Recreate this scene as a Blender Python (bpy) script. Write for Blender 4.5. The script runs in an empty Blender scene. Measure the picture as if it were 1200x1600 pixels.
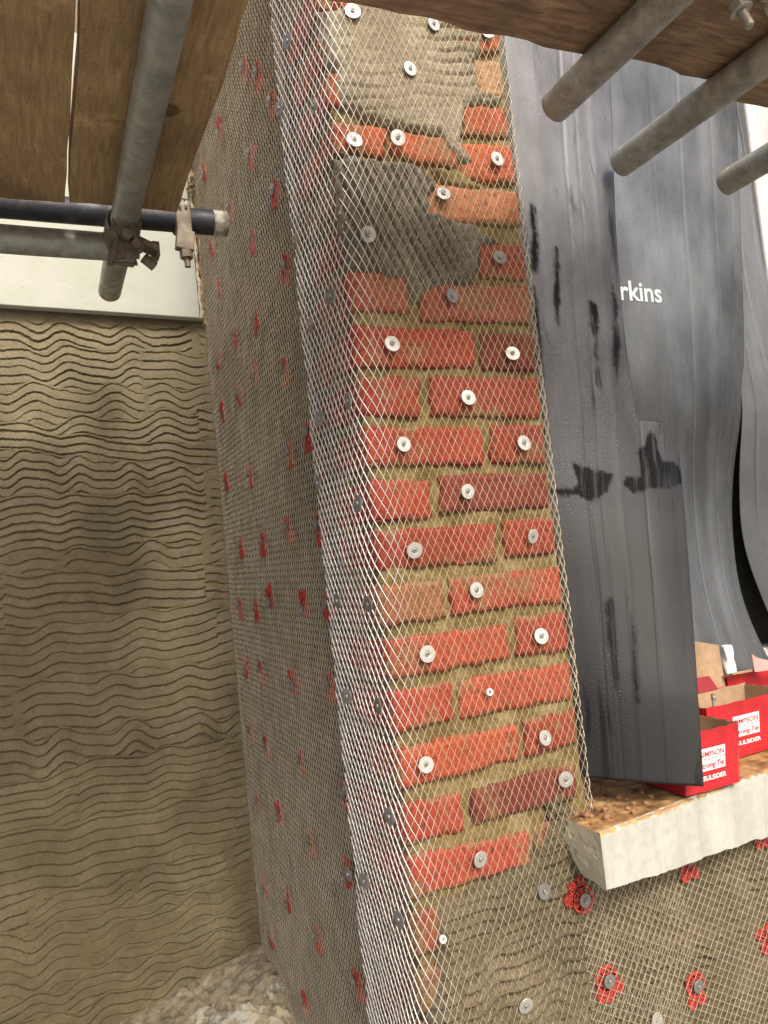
import bpy, math, random
import numpy as np
from mathutils import Vector, Matrix
random.seed(7)
scene = bpy.context.scene
COL = scene.collection
R = math.radians

# ------------------------------------------------------------------ camera
YAW, PITCH, ROLL = R(24.23322), R(3.20864), R(-5.84155)
FPX = 1191.595                      # focal length in pixels of the 1200x1600 photograph
CAM = np.array([0.0, -1.00149, 0.0])
fw = np.array([math.sin(YAW)*math.cos(PITCH), math.cos(YAW)*math.cos(PITCH), math.sin(PITCH)])
rt = np.array([math.cos(YAW), -math.sin(YAW), 0.0])
up = np.cross(rt, fw)
c_, s_ = math.cos(ROLL), math.sin(ROLL)
rt2 = c_*rt + s_*up
up2 = -s_*rt + c_*up
cam_data = bpy.data.cameras.new('camera')
cam_data.sensor_fit = 'HORIZONTAL'; cam_data.sensor_width = 36.0
cam_data.lens = 36.0*FPX/1200.0
cam_data.clip_start = 0.01; cam_data.clip_end = 3000
cam = bpy.data.objects.new('camera', cam_data); COL.objects.link(cam)
cam.matrix_world = Matrix(((rt2[0], up2[0], -fw[0], CAM[0]), (rt2[1], up2[1], -fw[1], CAM[1]),
                           (rt2[2], up2[2], -fw[2], CAM[2]), (0, 0, 0, 1)))
scene.camera = cam
scene.render.resolution_x = 768; scene.render.resolution_y = 1024

# ------------------------------------------------------------------ sky, sun, exposure
SUN_EL, SUN_AZ = R(44), R(178)      # azimuth measured clockwise from +Y (behind the viewer, a little to the right)
world = bpy.data.worlds.new('World'); scene.world = world; world.use_nodes = True
wn = world.node_tree; bg = wn.nodes['Background']
sky = wn.nodes.new('ShaderNodeTexSky'); sky.sky_type = 'NISHITA'; sky.sun_disc = False
sky.sun_elevation = SUN_EL; sky.sun_rotation = SUN_AZ; sky.air_density = 1.0; sky.dust_density = 6.0; sky.ozone_density = 0.6
wn.links.new(sky.outputs[0], bg.inputs[0]); bg.inputs[1].default_value = 0.14
sun_d = bpy.data.lights.new('sun', 'SUN'); sun_d.energy = 1.5; sun_d.angle = R(12); sun_d.color = (1.0, 0.97, 0.92)
sun = bpy.data.objects.new('sun', sun_d); COL.objects.link(sun)
sd = Vector((math.sin(SUN_AZ)*math.cos(SUN_EL), math.cos(SUN_AZ)*math.cos(SUN_EL), math.sin(SUN_EL)))
sun.rotation_euler = sd.to_track_quat('Z', 'Y').to_euler()
vs = scene.view_settings
vs.view_transform = 'Standard'; vs.look = 'None'; vs.gamma = 1.0; vs.exposure = 0.70; vs.use_curve_mapping = False

# ------------------------------------------------------------------ helpers
def at(px, py, ax, val):
    """a photograph pixel (1200x1600) carried to the real plane  axis = val"""
    d = rt2*(px-600)/FPX - up2*(py-800)/FPX + fw
    t = (val - CAM[ax])/d[ax]
    return CAM + t*d

def tag(o, label=None, cat=None, group=None, kind=None):
    if label: o['label'] = label
    if cat: o['category'] = cat
    if group: o['group'] = group
    if kind: o['kind'] = kind
    return o

def empty(name, loc=(0, 0, 0), rot=None):
    o = bpy.data.objects.new(name, None); COL.objects.link(o); o.location = loc
    o.empty_display_size = 0.02
    if rot is not None: o.rotation_euler = rot
    return o

def np_mesh(name, V, F, mat=None, parent=None, smooth=True, tint=None):
    """V (n,3), F (m,k) all the same k, or a list of index lists"""
    me = bpy.data.meshes.new(name)
    V = np.asarray(V, dtype=np.float32)
    if isinstance(F, np.ndarray):
        m, k = F.shape
        me.vertices.add(len(V)); me.vertices.foreach_set('co', V.ravel())
        me.loops.add(m*k); me.loops.foreach_set('vertex_index', F.astype(np.int32).ravel())
        me.polygons.add(m); me.polygons.foreach_set('loop_start', np.arange(m, dtype=np.int32)*k)
        me.polygons.foreach_set('loop_total', np.full(m, k, dtype=np.int32))
        me.update(calc_edges=True); me.validate()
    else:
        me.from_pydata([tuple(map(float, v)) for v in V], [], F)
    if smooth: me.polygons.foreach_set('use_smooth', np.ones(len(me.polygons), dtype=bool))
    if tint is not None:
        a = me.color_attributes.new('tint', 'FLOAT_COLOR', 'POINT')
        a.data.foreach_set('color', np.asarray(tint, dtype=np.float32).ravel())
    if mat: me.materials.append(mat)
    me.update()
    o = bpy.data.objects.new(name, me); COL.objects.link(o)
    if parent: o.parent = parent
    return o

class MB:
    """collects solid shapes, builds them as one mesh"""
    def __init__(s): s.v = []; s.f = []
    def add(s, V, F):
        n = len(s.v); s.v += [tuple(map(float, p)) for p in V]; s.f += [tuple(i+n for i in f) for f in F]; return s
    def box(s, c, d, rot=None):
        d = np.array(d)/2; V = []
        for x in (-1, 1):
            for y in (-1, 1):
                for z in (-1, 1):
                    p = Vector((x*d[0], y*d[1], z*d[2]))
                    if rot is not None: p = rot @ p
                    V.append((p[0]+c[0], p[1]+c[1], p[2]+c[2]))
        return s.add(V, [(0,1,3,2),(4,6,7,5),(0,4,5,1),(2,3,7,6),(0,2,6,4),(1,5,7,3)])
    def tube(s, a, b, r, n=20, inner=None, r2=None, wob=0):
        a = Vector(a); b = Vector(b); d = (b-a).normalized()
        x = d.orthogonal().normalized(); y = d.cross(x)
        r2 = r if r2 is None else r2
        V = []; F = []
        rings = [(a, r), (b, r2)]
        if inner: rings += [(b, inner), (a, inner)]
        for p, rr in rings:
            for i in range(n):
                t = 2*math.pi*i/n
                q = rr*(1+wob*random.uniform(-1, 1))
                V.append(p + x*math.cos(t)*q + y*math.sin(t)*q)
        m = len(rings)
        for k in range(m if inner else m-1):
            k2 = (k+1) % m
            for i in range(n):
                F.append((k*n+i, k*n+(i+1) % n, k2*n+(i+1) % n, k2*n+i))
        if not inner:
            F.append(tuple(range(n-1, -1, -1))); F.append(tuple(range(n, 2*n)))
        return s.add(V, F)
    def band(s, c, axis, r0, r1, w, a0=0, a1=360, ref=(0, 0, 1), n=28):
        """a strap bent round an axis"""
        c = Vector(c); d = Vector(axis).normalized(); x = (Vector(ref)-d*d.dot(Vector(ref))).normalized(); y = d.cross(x)
        V = []; F = []
        for i in range(n+1):
            t = R(a0+(a1-a0)*i/n); e = x*math.cos(t)+y*math.sin(t)
            for rr, ww in ((r0, -w/2), (r1, -w/2), (r1, w/2), (r0, w/2)):
                V.append(c+e*rr+d*ww)
        for i in range(n):
            for k in range(4):
                F.append((i*4+k, i*4+(k+1) % 4, (i+1)*4+(k+1) % 4, (i+1)*4+k))
        F.append((3, 2, 1, 0)); F.append((n*4, n*4+1, n*4+2, n*4+3))
        return s.add(V, F)
    def lathe(s, c, axis, prof, n=24):
        c = Vector(c); d = Vector(axis).normalized(); x = d.orthogonal().normalized(); y = d.cross(x)
        V = []; F = []
        for (r, h) in prof:
            for i in range(n):
                t = 2*math.pi*i/n; V.append(c+d*h+x*math.cos(t)*r+y*math.sin(t)*r)
        for k in range(len(prof)-1):
            for i in range(n):
                F.append((k*n+i, k*n+(i+1) % n, (k+1)*n+(i+1) % n, (k+1)*n+i))
        F.append(tuple(range(n-1, -1, -1))); F.append(tuple(range((len(prof)-1)*n, len(prof)*n)))
        return s.add(V, F)
    def rod(s, pts, r, n=8):
        for a, b in zip(pts[:-1], pts[1:]): s.tube(a, b, r, n)
        return s
    def build(s, name, mat, parent=None, smooth=False, bevel=0):
        me = bpy.data.meshes.new(name); me.from_pydata(s.v, [], s.f); me.materials.append(mat); me.update()
        if smooth:
            for p in me.polygons: p.use_smooth = len(p.vertices) <= 4
        o = bpy.data.objects.new(name, me); COL.objects.link(o)
        if parent: o.parent = parent
        if bevel:
            b = o.modifiers.new('bevel', 'BEVEL'); b.width = bevel; b.segments = 2; b.limit_method = 'ANGLE'; b.angle_limit = R(40)
        return o

# value noise on arrays
def vnoise(x, y, seed=0):
    x = np.asarray(x, float); y = np.asarray(y, float)
    xi = np.floor(x).astype(np.int64); yi = np.floor(y).astype(np.int64)
    fx = x-xi; fy = y-yi; fx = fx*fx*(3-2*fx); fy = fy*fy*(3-2*fy)
    def h(a, b):
        n = (a*374761393 + b*668265263 + seed*2147483647 + 1013904223) & 0xffffffff
        n = ((n ^ (n >> 13))*1274126177) & 0xffffffff
        n = ((n ^ (n >> 16))*2246822519) & 0xffffffff
        return ((n ^ (n >> 15)) & 0xffffff)/float(0xffffff)
    a = h(xi, yi); b = h(xi+1, yi); c = h(xi, yi+1); d = h(xi+1, yi+1)
    return ((a*(1-fx)+b*fx)*(1-fy)+(c*(1-fx)+d*fx)*fy)*2-1
def fbm(x, y, seed=0, octs=4):
    s = 0; a = 1; t = 0
    for o in range(octs):
        s = s+a*vnoise(x*2**o, y*2**o, seed+o*17); t += a; a *= .5
    return s/t
def sstep(a, b, x):
    t = np.clip((x-a)/(b-a), 0, 1); return t*t*(3-2*t)
def poly_sd(px, pz, poly):
    """signed distance, positive inside"""
    d = np.full(px.shape, 1e9); inside = np.zeros(px.shape, bool)
    n = len(poly)
    for i in range(n):
        ax, az = poly[i]; bx, bz = poly[(i+1) % n]
        ex, ez = bx-ax, bz-az
        t = np.clip(((px-ax)*ex+(pz-az)*ez)/(ex*ex+ez*ez+1e-12), 0, 1)
        d = np.minimum(d, np.hypot(px-ax-t*ex, pz-az-t*ez))
        c = ((az > pz) != (bz > pz)) & (px < (bx-ax)*(pz-az)/(bz-az+1e-12)+ax)
        inside ^= c
    return np.where(inside, d, -d)

def grid_faces(nu, nv, keep=None):
    i = np.arange((nu-1)*(nv-1)); r = i//(nu-1); c = i % (nu-1); a = r*nu+c
    F = np.stack([a, a+1, a+nu+1, a+nu], 1)
    if keep is not None: F = F[keep.ravel()]
    return F

X0, X1 = 0.430, 0.751
FRONT = lambda a, b, h: np.stack([a, 0*a-h, b], -1)           # a = X, b = Z, h towards the viewer
LEFT = lambda a, b, h: np.stack([X0+0*a-h, a, b], -1)         # a = Y (going back), b = Z
BACK = lambda a, b, h: np.stack([a, .93-h, b], -1)

def hf_obj(name, a0, a1, b0, b1, da, db, hfun, fmap, mat, parent=None, cut=None, tintf=None, flip=False):
    na = int((a1-a0)/da)+1; nb = int((b1-b0)/db)+1
    A, B = np.meshgrid(np.linspace(a0, a1, na), np.linspace(b0, b1, nb))
    H = hfun(A, B)
    V = fmap(A, B, H).reshape(-1, 3)
    keep = None
    if cut is not None:
        k = H > cut
        keep = k[:-1, :-1] | k[1:, :-1] | k[:-1, 1:] | k[1:, 1:]
    F = grid_faces(na, nb, keep)
    if flip: F = F[:, ::-1]
    tint = None
    if tintf is not None:
        t = tintf(A, B, H); tint = np.concatenate([t.reshape(-1, 3), np.ones((na*nb, 1))], 1)
    return np_mesh(name, V, F, mat, parent, True, tint)

# ------------------------------------------------------------------ materials
class NT:
    def __init__(s, name):
        s.m = bpy.data.materials.new(name); s.m.use_nodes = True
        s.t = s.m.node_tree; s.b = s.t.nodes['Principled BSDF']
        s.tc = s.t.nodes.new('ShaderNodeTexCoord').outputs['Object']
    def n(s, typ, ins=None, **kw):
        nd = s.t.nodes.new(typ)
        for k, v in kw.items(): setattr(nd, k, v)
        for k, v in (ins or {}).items(): s.put(nd.inputs[k], v)
        return nd
    def put(s, sock, v):
        if isinstance(v, bpy.types.NodeSocket): s.t.links.new(v, sock)
        elif isinstance(v, (tuple, list)) and len(v) == 3 and sock.type == 'RGBA': sock.default_value = (*v, 1)
        elif sock.type == 'RGBA' and isinstance(v, (int, float)): sock.default_value = (v, v, v, 1)
        else: sock.default_value = v
    def map(s, scale=(1, 1, 1), loc=(0, 0, 0), src=None, rot=(0, 0, 0)):
        return s.n('ShaderNodeMapping', {'Vector': src or s.tc, 'Scale': scale, 'Location': loc, 'Rotation': rot}).outputs[0]
    def noise(s, scale, detail=4, rough=.55, vec=None, dist=0):
        return s.n('ShaderNodeTexNoise', {'Vector': vec or s.tc, 'Scale': scale, 'Detail': detail, 'Roughness': rough, 'Distortion': dist}).outputs[0]
    def voro(s, scale, vec=None, feat='F1', rnd=1):
        return s.n('ShaderNodeTexVoronoi', {'Vector': vec or s.tc, 'Scale': scale, 'Randomness': rnd}, feature=feat).outputs['Distance']
    def ramp(s, fac, *stops, interp='LINEAR'):
        nd = s.n('ShaderNodeValToRGB', {'Fac': fac}); r = nd.color_ramp; r.interpolation = interp
        while len(r.elements) < len(stops): r.elements.new(.5)
        for e, (p, c) in zip(r.elements, stops):
            e.position = p; e.color = (*c, 1) if isinstance(c, (tuple, list)) else (c, c, c, 1)
        return nd.outputs[0]
    def mix(s, fac, a, b, mode='MIX'):
        nd = s.n('ShaderNodeMix', data_type='RGBA', blend_type=mode)
        s.put(nd.inputs[0], fac); s.put(nd.inputs[6], a); s.put(nd.inputs[7], b); return nd.outputs[2]
    def math(s, op, a, b=0.0, clamp=False):
        nd = s.n('ShaderNodeMath', operation=op, use_clamp=clamp); s.put(nd.inputs[0], a); s.put(nd.inputs[1], b); return nd.outputs[0]
    def bump(s, h, strength=.5, dist=.001, nrm=None):
        nd = s.n('ShaderNodeBump', {'Height': h, 'Strength': strength, 'Distance': dist})
        if nrm: s.put(nd.inputs['Normal'], nrm)
        return nd.outputs[0]
    def attr(s, name='tint'):
        return s.n('ShaderNodeAttribute', attribute_name=name).outputs['Color']
    def done(s, color=None, rough=None, metal=None, normal=None, spec=None, coat=None, coatr=None):
        b = s.b.inputs
        if color is not None: s.put(b['Base Color'], color)
        if rough is not None: s.put(b['Roughness'], rough)
        if metal is not None: s.put(b['Metallic'], metal)
        if normal is not None: s.put(b['Normal'], normal)
        if spec is not None: s.put(b['Specular IOR Level'], spec)
        if coat is not None: s.put(b['Coat Weight'], coat)
        if coatr is not None: s.put(b['Coat Roughness'], coatr)
        return s.m

def m_brick():
    t = NT('red_brick')
    base = t.attr()
    n1 = t.noise(35, 6, .7); n2 = t.noise(170, 5, .75); n3 = t.noise(9, 5, .65)
    c = t.mix(t.ramp(n1, (.4, 0), (.75, .35)), base, t.mix(.5, base, (.44, .20, .12)))
    c = t.mix(t.ramp(n3, (.54, 0), (.64, .65)), c, (.24, .15, .07))       # lime and mortar smears
    c = t.mix(t.ramp(n2, (.36, .8), (.48, 0)), c, (.085, .028, .016))
    c = t.mix(t.ramp(t.noise(60, 5, .7), (.60, 0), (.72, .5)), c, (.14, .04, .025))      # dark pits
    c = t.mix(t.ramp(t.noise(420, 2, .5), (.66, 0), (.74, .5)), c, (.55, .38, .25))
    h = t.math('ADD', t.math('MULTIPLY', n1, .6), t.math('MULTIPLY', n2, .5))
    return t.done(c, .82, 0, t.bump(h, 1.0, .0042), .25)
def m_mortar():
    t = NT('yellow_mortar')
    n1 = t.noise(22, 6, .7); n2 = t.noise(210, 5, .75)
    c = t.ramp(n1, (.32, (.15, .105, .035)), (.52, (.27, .20, .080)), (.70, (.42, .335, .17)))
    c = t.mix(t.ramp(n2, (.34, .6), (.46, 0)), c, (.09, .06, .025))
    return t.done(c, .92, 0, t.bump(t.math('ADD', n2, n1), 1.0, .005), .15)
def m_render(name, dark, mid, light, grit=.5, wet=.85, bstr=1.0):
    t = NT(name)
    n1 = t.noise(7, 6, .65); n2 = t.noise(230, 5, .75); n3 = t.noise(55, 6, .7)
    c = t.ramp(n1, (.3, dark), (.52, mid), (.72, light))
    c = t.mix(t.ramp(n3, (.35, .35), (.55, 0)), c, dark)
    c = t.mix(t.ramp(n2, (.36, grit), (.48, 0)), c, tuple(x*.35 for x in dark))
    c = t.mix(t.ramp(t.noise(700, 2, .5), (.66, 0), (.74, grit*.6)), c, tuple(min(1, x*1.7) for x in light))
    h = t.math('ADD', t.math('MULTIPLY', n3, .7), t.math('MULTIPLY', n2, .6))
    return t.done(c, wet, 0, t.bump(h, bstr, .0036), .3)
M = {}
M['brick'] = m_brick(); M['mortar'] = m_mortar()
M['wet_render'] = m_render('wet_scratch_render', (.105, .082, .042), (.17, .137, .073), (.225, .185, .105), .35, .5, .6)
M['old_render'] = m_render('dry_scratch_render', (.17, .135, .092), (.26, .21, .15), (.33, .28, .20), .6, .9)
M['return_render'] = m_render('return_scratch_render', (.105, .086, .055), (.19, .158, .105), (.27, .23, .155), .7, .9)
M['grey_mortar'] = m_render('grey_patch_mortar', (.18, .145, .095), (.29, .245, .170), (.40, .345, .25), .7, .9)
M['dark_mortar'] = m_render('dark_patch_mortar', (.10, .085, .06), (.18, .155, .115), (.27, .235, .175), .7, .9)
M['sand_render'] = m_render('sandy_scratch_render', (.080, .063, .036), (.140, .111, .065), (.205, .167, .104), .8, .9)
def m_ledge():
    t = NT('flaking_painted_stone')
    n1 = t.noise(17, 7, .7, dist=.4); n2 = t.noise(45, 6, .72)
    c = t.ramp(n2, (.36, (.12, .095, .06)), (.52, (.27, .22, .145)), (.7, (.38, .30, .19)))
    pm = t.ramp(t.attr('tint'), (.45, 0), (.55, 1))
    pm = t.math('MULTIPLY', pm, t.ramp(n1, (.50, 0), (.53, 1)))
    paint = t.ramp(t.noise(14, 3), (.40, (.44, .36, .21)), (.6, (.42, .41, .34)))
    c = t.mix(pm, c, paint)
    h = t.math('ADD', t.math('MULTIPLY', n2, 1), t.math('MULTIPLY', pm, .4))
    return t.done(c, .85, 0, t.bump(h, .7, .0025))
M['ledge'] = m_ledge()
def m_galv(name, c1, c2, metal=.6, rough=.45, dirt=(.2, .16, .1), da=.4, stretch=(1, 1, 1), splash=0):
    t = NT(name); v = t.map(stretch)
    n1 = t.noise(30, 5, .6, v); n2 = t.noise(300, 3, .6, v)
    c = t.mix(t.ramp(n1, (.35, 0), (.65, 1)), c1, c2)
    d = t.ramp(t.noise(16, 6, .7, v), (.5, 0), (.66, da))
    c = t.mix(d, c, dirt)
    c = t.mix(t.ramp(n2, (.3, .5), (.42, 0)), c, tuple(x*.4 for x in c2))
    if splash:
        sp = t.math('MULTIPLY', t.ramp(t.noise(75, 3, .6), (.60, 0), (.64, splash)), t.ramp(t.noise(9, 3), (.42, 0), (.55, 1)))
        c = t.mix(sp, c, (.52, .49, .41))
        c = t.mix(t.ramp(t.noise(6, 5, .7), (.56, 0), (.70, .45)), c, (.22, .12, .055))
    rr = t.ramp(n1, (.3, rough-.1), (.7, rough+.15))
    mm = t.math('SUBTRACT', metal, d, True)
    return t.done(c, rr, mm, t.bump(t.math('ADD', n2, n1), .35, .0012))
M['wire'] = m_galv('galvanised_lath', (.74, .66, .50), (.54, .46, .31), .35, .4, (.45, .36, .22), .25)
M['wire_bright'] = m_galv('bright_galvanised_lath', (.94, .94, .93), (.86, .85, .83), .15, .35, (.6, .5, .35), .2)
def m_wiremix():
    t = NT('zinc_lath'); k = t.n('ShaderNodeSeparateColor', {'Color': t.attr('tint')}).outputs[0]
    n1 = t.noise(30, 5, .6); d = t.ramp(t.noise(16, 6, .7), (.5, 0), (.66, .3))
    tan_ = t.mix(t.ramp(n1, (.35, 0), (.65, 1)), (.74, .66, .50), (.54, .46, .31))
    c = t.mix(k, tan_, t.mix(t.ramp(n1, (.35, 0), (.65, 1)), (.90, .89, .87), (.74, .73, .71)))
    c = t.mix(d, c, (.45, .36, .22))
    return t.done(c, .4, .35)
M['wire_mix'] = m_wiremix()
M['wire_dull'] = m_galv('dusty_lath', (.72, .63, .47), (.52, .45, .32), .25, .5, (.3, .24, .15), .4)
M['pole_dark'] = m_galv('weathered_scaffold_tube', (.40, .41, .37), (.25, .26, .23), .45, .42, (.30, .27, .19), .5, (1, 1, 1), .6)
M['pole_tan'] = m_galv('cement_stained_tube', (.42, .41, .36), (.24, .23, .19), .4, .48, (.42, .34, .22), .65, (1, 1, 1), .8)
M['pole_navy'] = m_galv('navy_steel_tube', (.030, .033, .042), (.016, .018, .024), .15, .5, (.085, .08, .07), .5)  # navy colour stands in for reflections on dark steel
M['clamp'] = m_galv('rusty_clamp_steel', (.26, .22, .165), (.14, .115, .085), .3, .6, (.2, .12, .07), .5)
M['clamp_zinc'] = m_galv('zinc_bolt', (.50, .47, .40), (.28, .26, .21), .5, .45, (.3, .2, .1), .5)
M['washer'] = m_galv('zinc_washer', (.62, .60, .56), (.47, .45, .42), .55, .42, (.4, .33, .22), .3)
M['washer_dark'] = m_galv('dull_grey_washer', (.30, .29, .27), (.20, .19, .175), .6, .4, (.2, .16, .1), .3)
M['screw'] = m_galv('zinc_screw_head', (.45, .43, .38), (.28, .27, .23), .7, .4, (.2, .15, .1), .3)
def m_plain(name, c, rough=.6, metal=0, var=.25, scale=60, bump=.3, dist=.0008, spec=.5):
    t = NT(name); n = t.noise(scale, 5, .6)
    col = t.mix(t.ramp(n, (.35, 0), (.68, 1)), tuple(x*(1-var) for x in c), tuple(min(1, x*(1+var*.5)) for x in c))
    return t.done(col, rough, metal, t.bump(n, bump, dist), spec)
M['red_plastic'] = m_plain('red_plastic', (.50, .05, .035), .5, 0, .4, 120)
M['dark'] = m_plain('dark_recess', (.012, .011, .01), .8)
M['band'] = m_plain('cream_paint', (.46, .43, .34), .6, 0, .6, 60)
def m_board(name, a, b, c, grain=(11, 1.2)):
    t = NT(name)
    v = t.map((grain[0], grain[1], 11)); g = t.noise(14, 6, .6, v, .5)
    n = t.noise(4.5, 5, .6); st = t.noise(11, 5, .65)
    col = t.ramp(g, (.3, a), (.52, b), (.72, c))
    col = t.mix(t.ramp(n, (.45, 0), (.65, .55)), col, tuple(x*.5 for x in a))
    col = t.mix(t.ramp(st, (.58, 0), (.68, .35)), col, tuple(min(1, x*1.6) for x in c))
    col = t.mix(t.ramp(t.voro(5.5), (.09, .65), (.11, 0)), col, (.045, .022, .01))
    col = t.mix(t.ramp(t.noise(200, 3, .7), (.32, .45), (.42, 0)), col, tuple(x*.3 for x in a))
    return t.done(col, .78, 0, t.bump(t.math('ADD', g, t.noise(90, 4)), .5, .0018), .25)
M['board_l'] = m_board('stained_scaffold_board', (.29, .185, .092), (.41, .27, .138), (.52, .36, .20))
M['board_r'] = m_board('brown_scaffold_board', (.17, .11, .065), (.29, .19, .115), (.42, .29, .18), (1.2, 8))
def m_white(name, c, chips, stain=None):
    t = NT(name)
    n = t.noise(10, 6, .65); n2 = t.noise(60, 4, .6)
    col = t.mix(t.ramp(n, (.38, 0), (.7, .5)), c, tuple(x*f for x, f in zip(c, (.78, .80, .72))))
    col = t.mix(t.ramp(t.voro(38, t.map((1, 1, 1.0))), (.035, .8), (.06, 0)), col, (.12, .09, .05))
    col = t.mix(t.ramp(t.noise(150, 3, .7), (.26, .8), (.33, 0)), col, (.16, .12, .07))
    col = t.mix(t.ramp(t.noise(3.1, 4, .6), (.60, 0), (.72, chips)), col, (.52, .37, .17))
    if stain:
        d = t.n('ShaderNodeVectorMath', {0: t.map((1, 1, 1.4), tuple(-x*k for x, k in zip(stain, (1, 1, 1.4))))}, operation='LENGTH').outputs['Value']
        d = t.math('ADD', d, t.math('MULTIPLY', t.noise(40, 3), .03))
        col = t.mix(t.ramp(d, (.02, .6), (.075, 0)), col, (.50, .30, .09))
    return t.done(col, .7, 0, t.bump(t.math('ADD', n2, n), .4, .0012), .3)
M['white_board'] = m_white('white_painted_board', (.45, .465, .40), .6, (.268, -.012, -.255))
M['white_frame'] = m_plain('white_window_frame', (.74, .73, .70), .4, 0, .12, 20, .1)
M['torn'] = m_plain('torn_white_edge', (.60, .54, .42), .8, 0, .4, 40, .7, .003)
M['sandy_edge'] = m_plain('crumbling_sandy_edge', (.36, .25, .12), .9, 0, .6, 45, 1, .004)
M['glass'] = m_plain('dark_window_glass', (.05, .053, .047), .12, 0, .1, 8, 0)
def m_sill():
    t = NT('painted_stone_sill')
    n = t.noise(14, 6, .7, t.map((1.6, 1, .3))); n2 = t.noise(70, 5, .7)
    col = t.mix(t.ramp(n, (.4, 0), (.65, .75)), (.47, .47, .41), (.33, .33, .27))
    v2 = t.n('ShaderNodeTexVoronoi', {'Vector': t.map((1, .5, .5)), 'Scale': 55}, feature='F1').outputs['Distance']
    ed = t.ramp(t.attr('tint'), (.3, 0), (.6, 1))
    col = t.mix(t.math('MULTIPLY', ed, t.ramp(v2, (.11, .85), (.15, 0))), col, (.06, .055, .04))
    col = t.mix(t.math('MULTIPLY', ed, .45), col, (.50, .43, .25))
    top = t.n('ShaderNodeSeparateColor', {'Color': t.attr('dirt')}).outputs[0]
    dm = t.math('ADD', top, t.math('MULTIPLY', t.math('SUBTRACT', t.noise(60, 5), .5), .8))
    dirt = t.ramp(t.noise(30, 6, .65), (.34, (.08, .045, .02)), (.50, (.30, .165, .065)), (.66, (.52, .35, .16)))
    col = t.mix(t.ramp(dm, (.45, 0), (.55, 1)), col, dirt)
    h = t.math('ADD', t.math('MULTIPLY', n2, .6), t.math('MULTIPLY', t.noise(300, 3), .4))
    return t.done(col, .75, 0, t.bump(h, .6, .0018), .3)
M['sill'] = m_sill()
def m_dpc(name, base, dust, dust_sheen_amt, wetlo, wethi, rbase=.33, sky_fade_min=.04):  # dust: pale colour of both the dust and the painted sky reflection
    """black damp proof sheet: creased, dusty, with water droplets and wet patches; sky reflection painted in as a paler top"""
    t = NT(name)
    t.tc = t.n('ShaderNodeAttribute', attribute_name='cloth').outputs['Vector']
    vs_ = t.map((30, 30, .9)); vf = t.map((140, 140, 1.5))
    st = t.noise(1, 5, .6, vs_); fine = t.noise(1, 4, .6, vf)
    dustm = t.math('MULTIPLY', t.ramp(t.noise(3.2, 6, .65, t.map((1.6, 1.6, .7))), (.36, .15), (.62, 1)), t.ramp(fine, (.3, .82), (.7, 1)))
    sep = t.n('ShaderNodeSeparateColor', {'Color': t.attr('tint')}).outputs[0]
    sep = t.math('MULTIPLY', sep, t.ramp(t.noise(1, 5, .7, t.map((90, 90, 9))), (.36, .45), (.5, 1)))
    wet = t.math('MAXIMUM', sep, t.math('MULTIPLY', t.ramp(t.noise(1, 4, .6, t.map((26, 26, 3.2), (3.1, 0, .6)), .6), (wetlo, 0), (wethi, 1)), .6))
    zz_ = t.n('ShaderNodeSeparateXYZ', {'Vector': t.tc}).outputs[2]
    sky_fade = t.n('ShaderNodeMapRange', {'Value': zz_, 'From Min': -.05, 'From Max': .42, 'To Min': sky_fade_min, 'To Max': 1.0}).outputs[0]  # sky reflection painted as pale tone, fading out towards the bottom
    dust_and_sky = t.math('MULTIPLY', t.math('MULTIPLY', t.math('MULTIPLY', dustm, dust_sheen_amt), sky_fade), t.math('SUBTRACT', 1.0, wet, True))
    col = t.mix(dust_and_sky, base, dust)  # dust patches and the painted sky reflection share this pale colour
    pat = t.ramp(t.noise(2.5, 3, .5), (.44, 0), (.56, 1))
    drops = t.math('MULTIPLY', t.ramp(t.voro(190), (.14, 1), (.30, 0)), pat)
    specks = t.math('MULTIPLY', t.ramp(t.voro(150), (.05, 1), (.09, 0)), t.ramp(t.noise(6, 3), (.46, 0), (.56, .6)))
    col = t.mix(specks, col, (.30, .30, .30))
    col = t.mix(t.ramp(fine, (.68, 0), (.76, .16)), col, (.20, .20, .195))
    rr = t.mix(wet, t.ramp(st, (.3, rbase), (.7, rbase+.07)), .2)
    rr = t.mix(drops, rr, .04)
    h = t.math('ADD', t.math('MULTIPLY', st, .12), t.math('ADD', t.math('MULTIPLY', fine, .14), t.math('MULTIPLY', drops, .5)))
    b = t.bump(h, .5, .0016)
    return t.done(col, rr, 0, b, t.math('SUBTRACT', .48, t.math('MULTIPLY', wet, .40)))
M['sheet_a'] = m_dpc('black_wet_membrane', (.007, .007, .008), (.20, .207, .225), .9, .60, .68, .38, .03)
M['sheet_b'] = m_dpc('grey_dusty_membrane', (.040, .044, .048), (.19, .205, .222), .9, .72, .82, .30, .6)
M['card_red'] = m_plain('red_printed_card', (.53, .015, .022), .5, 0, .3, 18, .6, .003)
M['card_dark_red'] = m_plain('dark_red_card', (.30, .012, .02), .6, 0, .2, 30, .3)
M['card_brown'] = m_plain('brown_cardboard', (.42, .28, .165), .85, 0, .25, 30, .3)
M['label_white'] = m_plain('white_print', (.82, .78, .76), .55, 0, .06, 40, .05)
M['label_red'] = m_plain('red_print', (.50, .02, .035), .55, 0, .05, 40, .05)
M['print_grey'] = m_plain('pale_print', (.62, .68, .68), .5, 0, .2, 200, .05)
M['paper_pink'] = m_plain('pink_paper', (.62, .33, .30), .7, 0, .1, 30, .1)
M['foam'] = m_plain('white_foam', (.78, .77, .72), .8, 0, .2, 150, .5)
M['ground'] = m_plain('far_ground', (.26, .25, .22), .9, 0, .3, .5)

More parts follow.
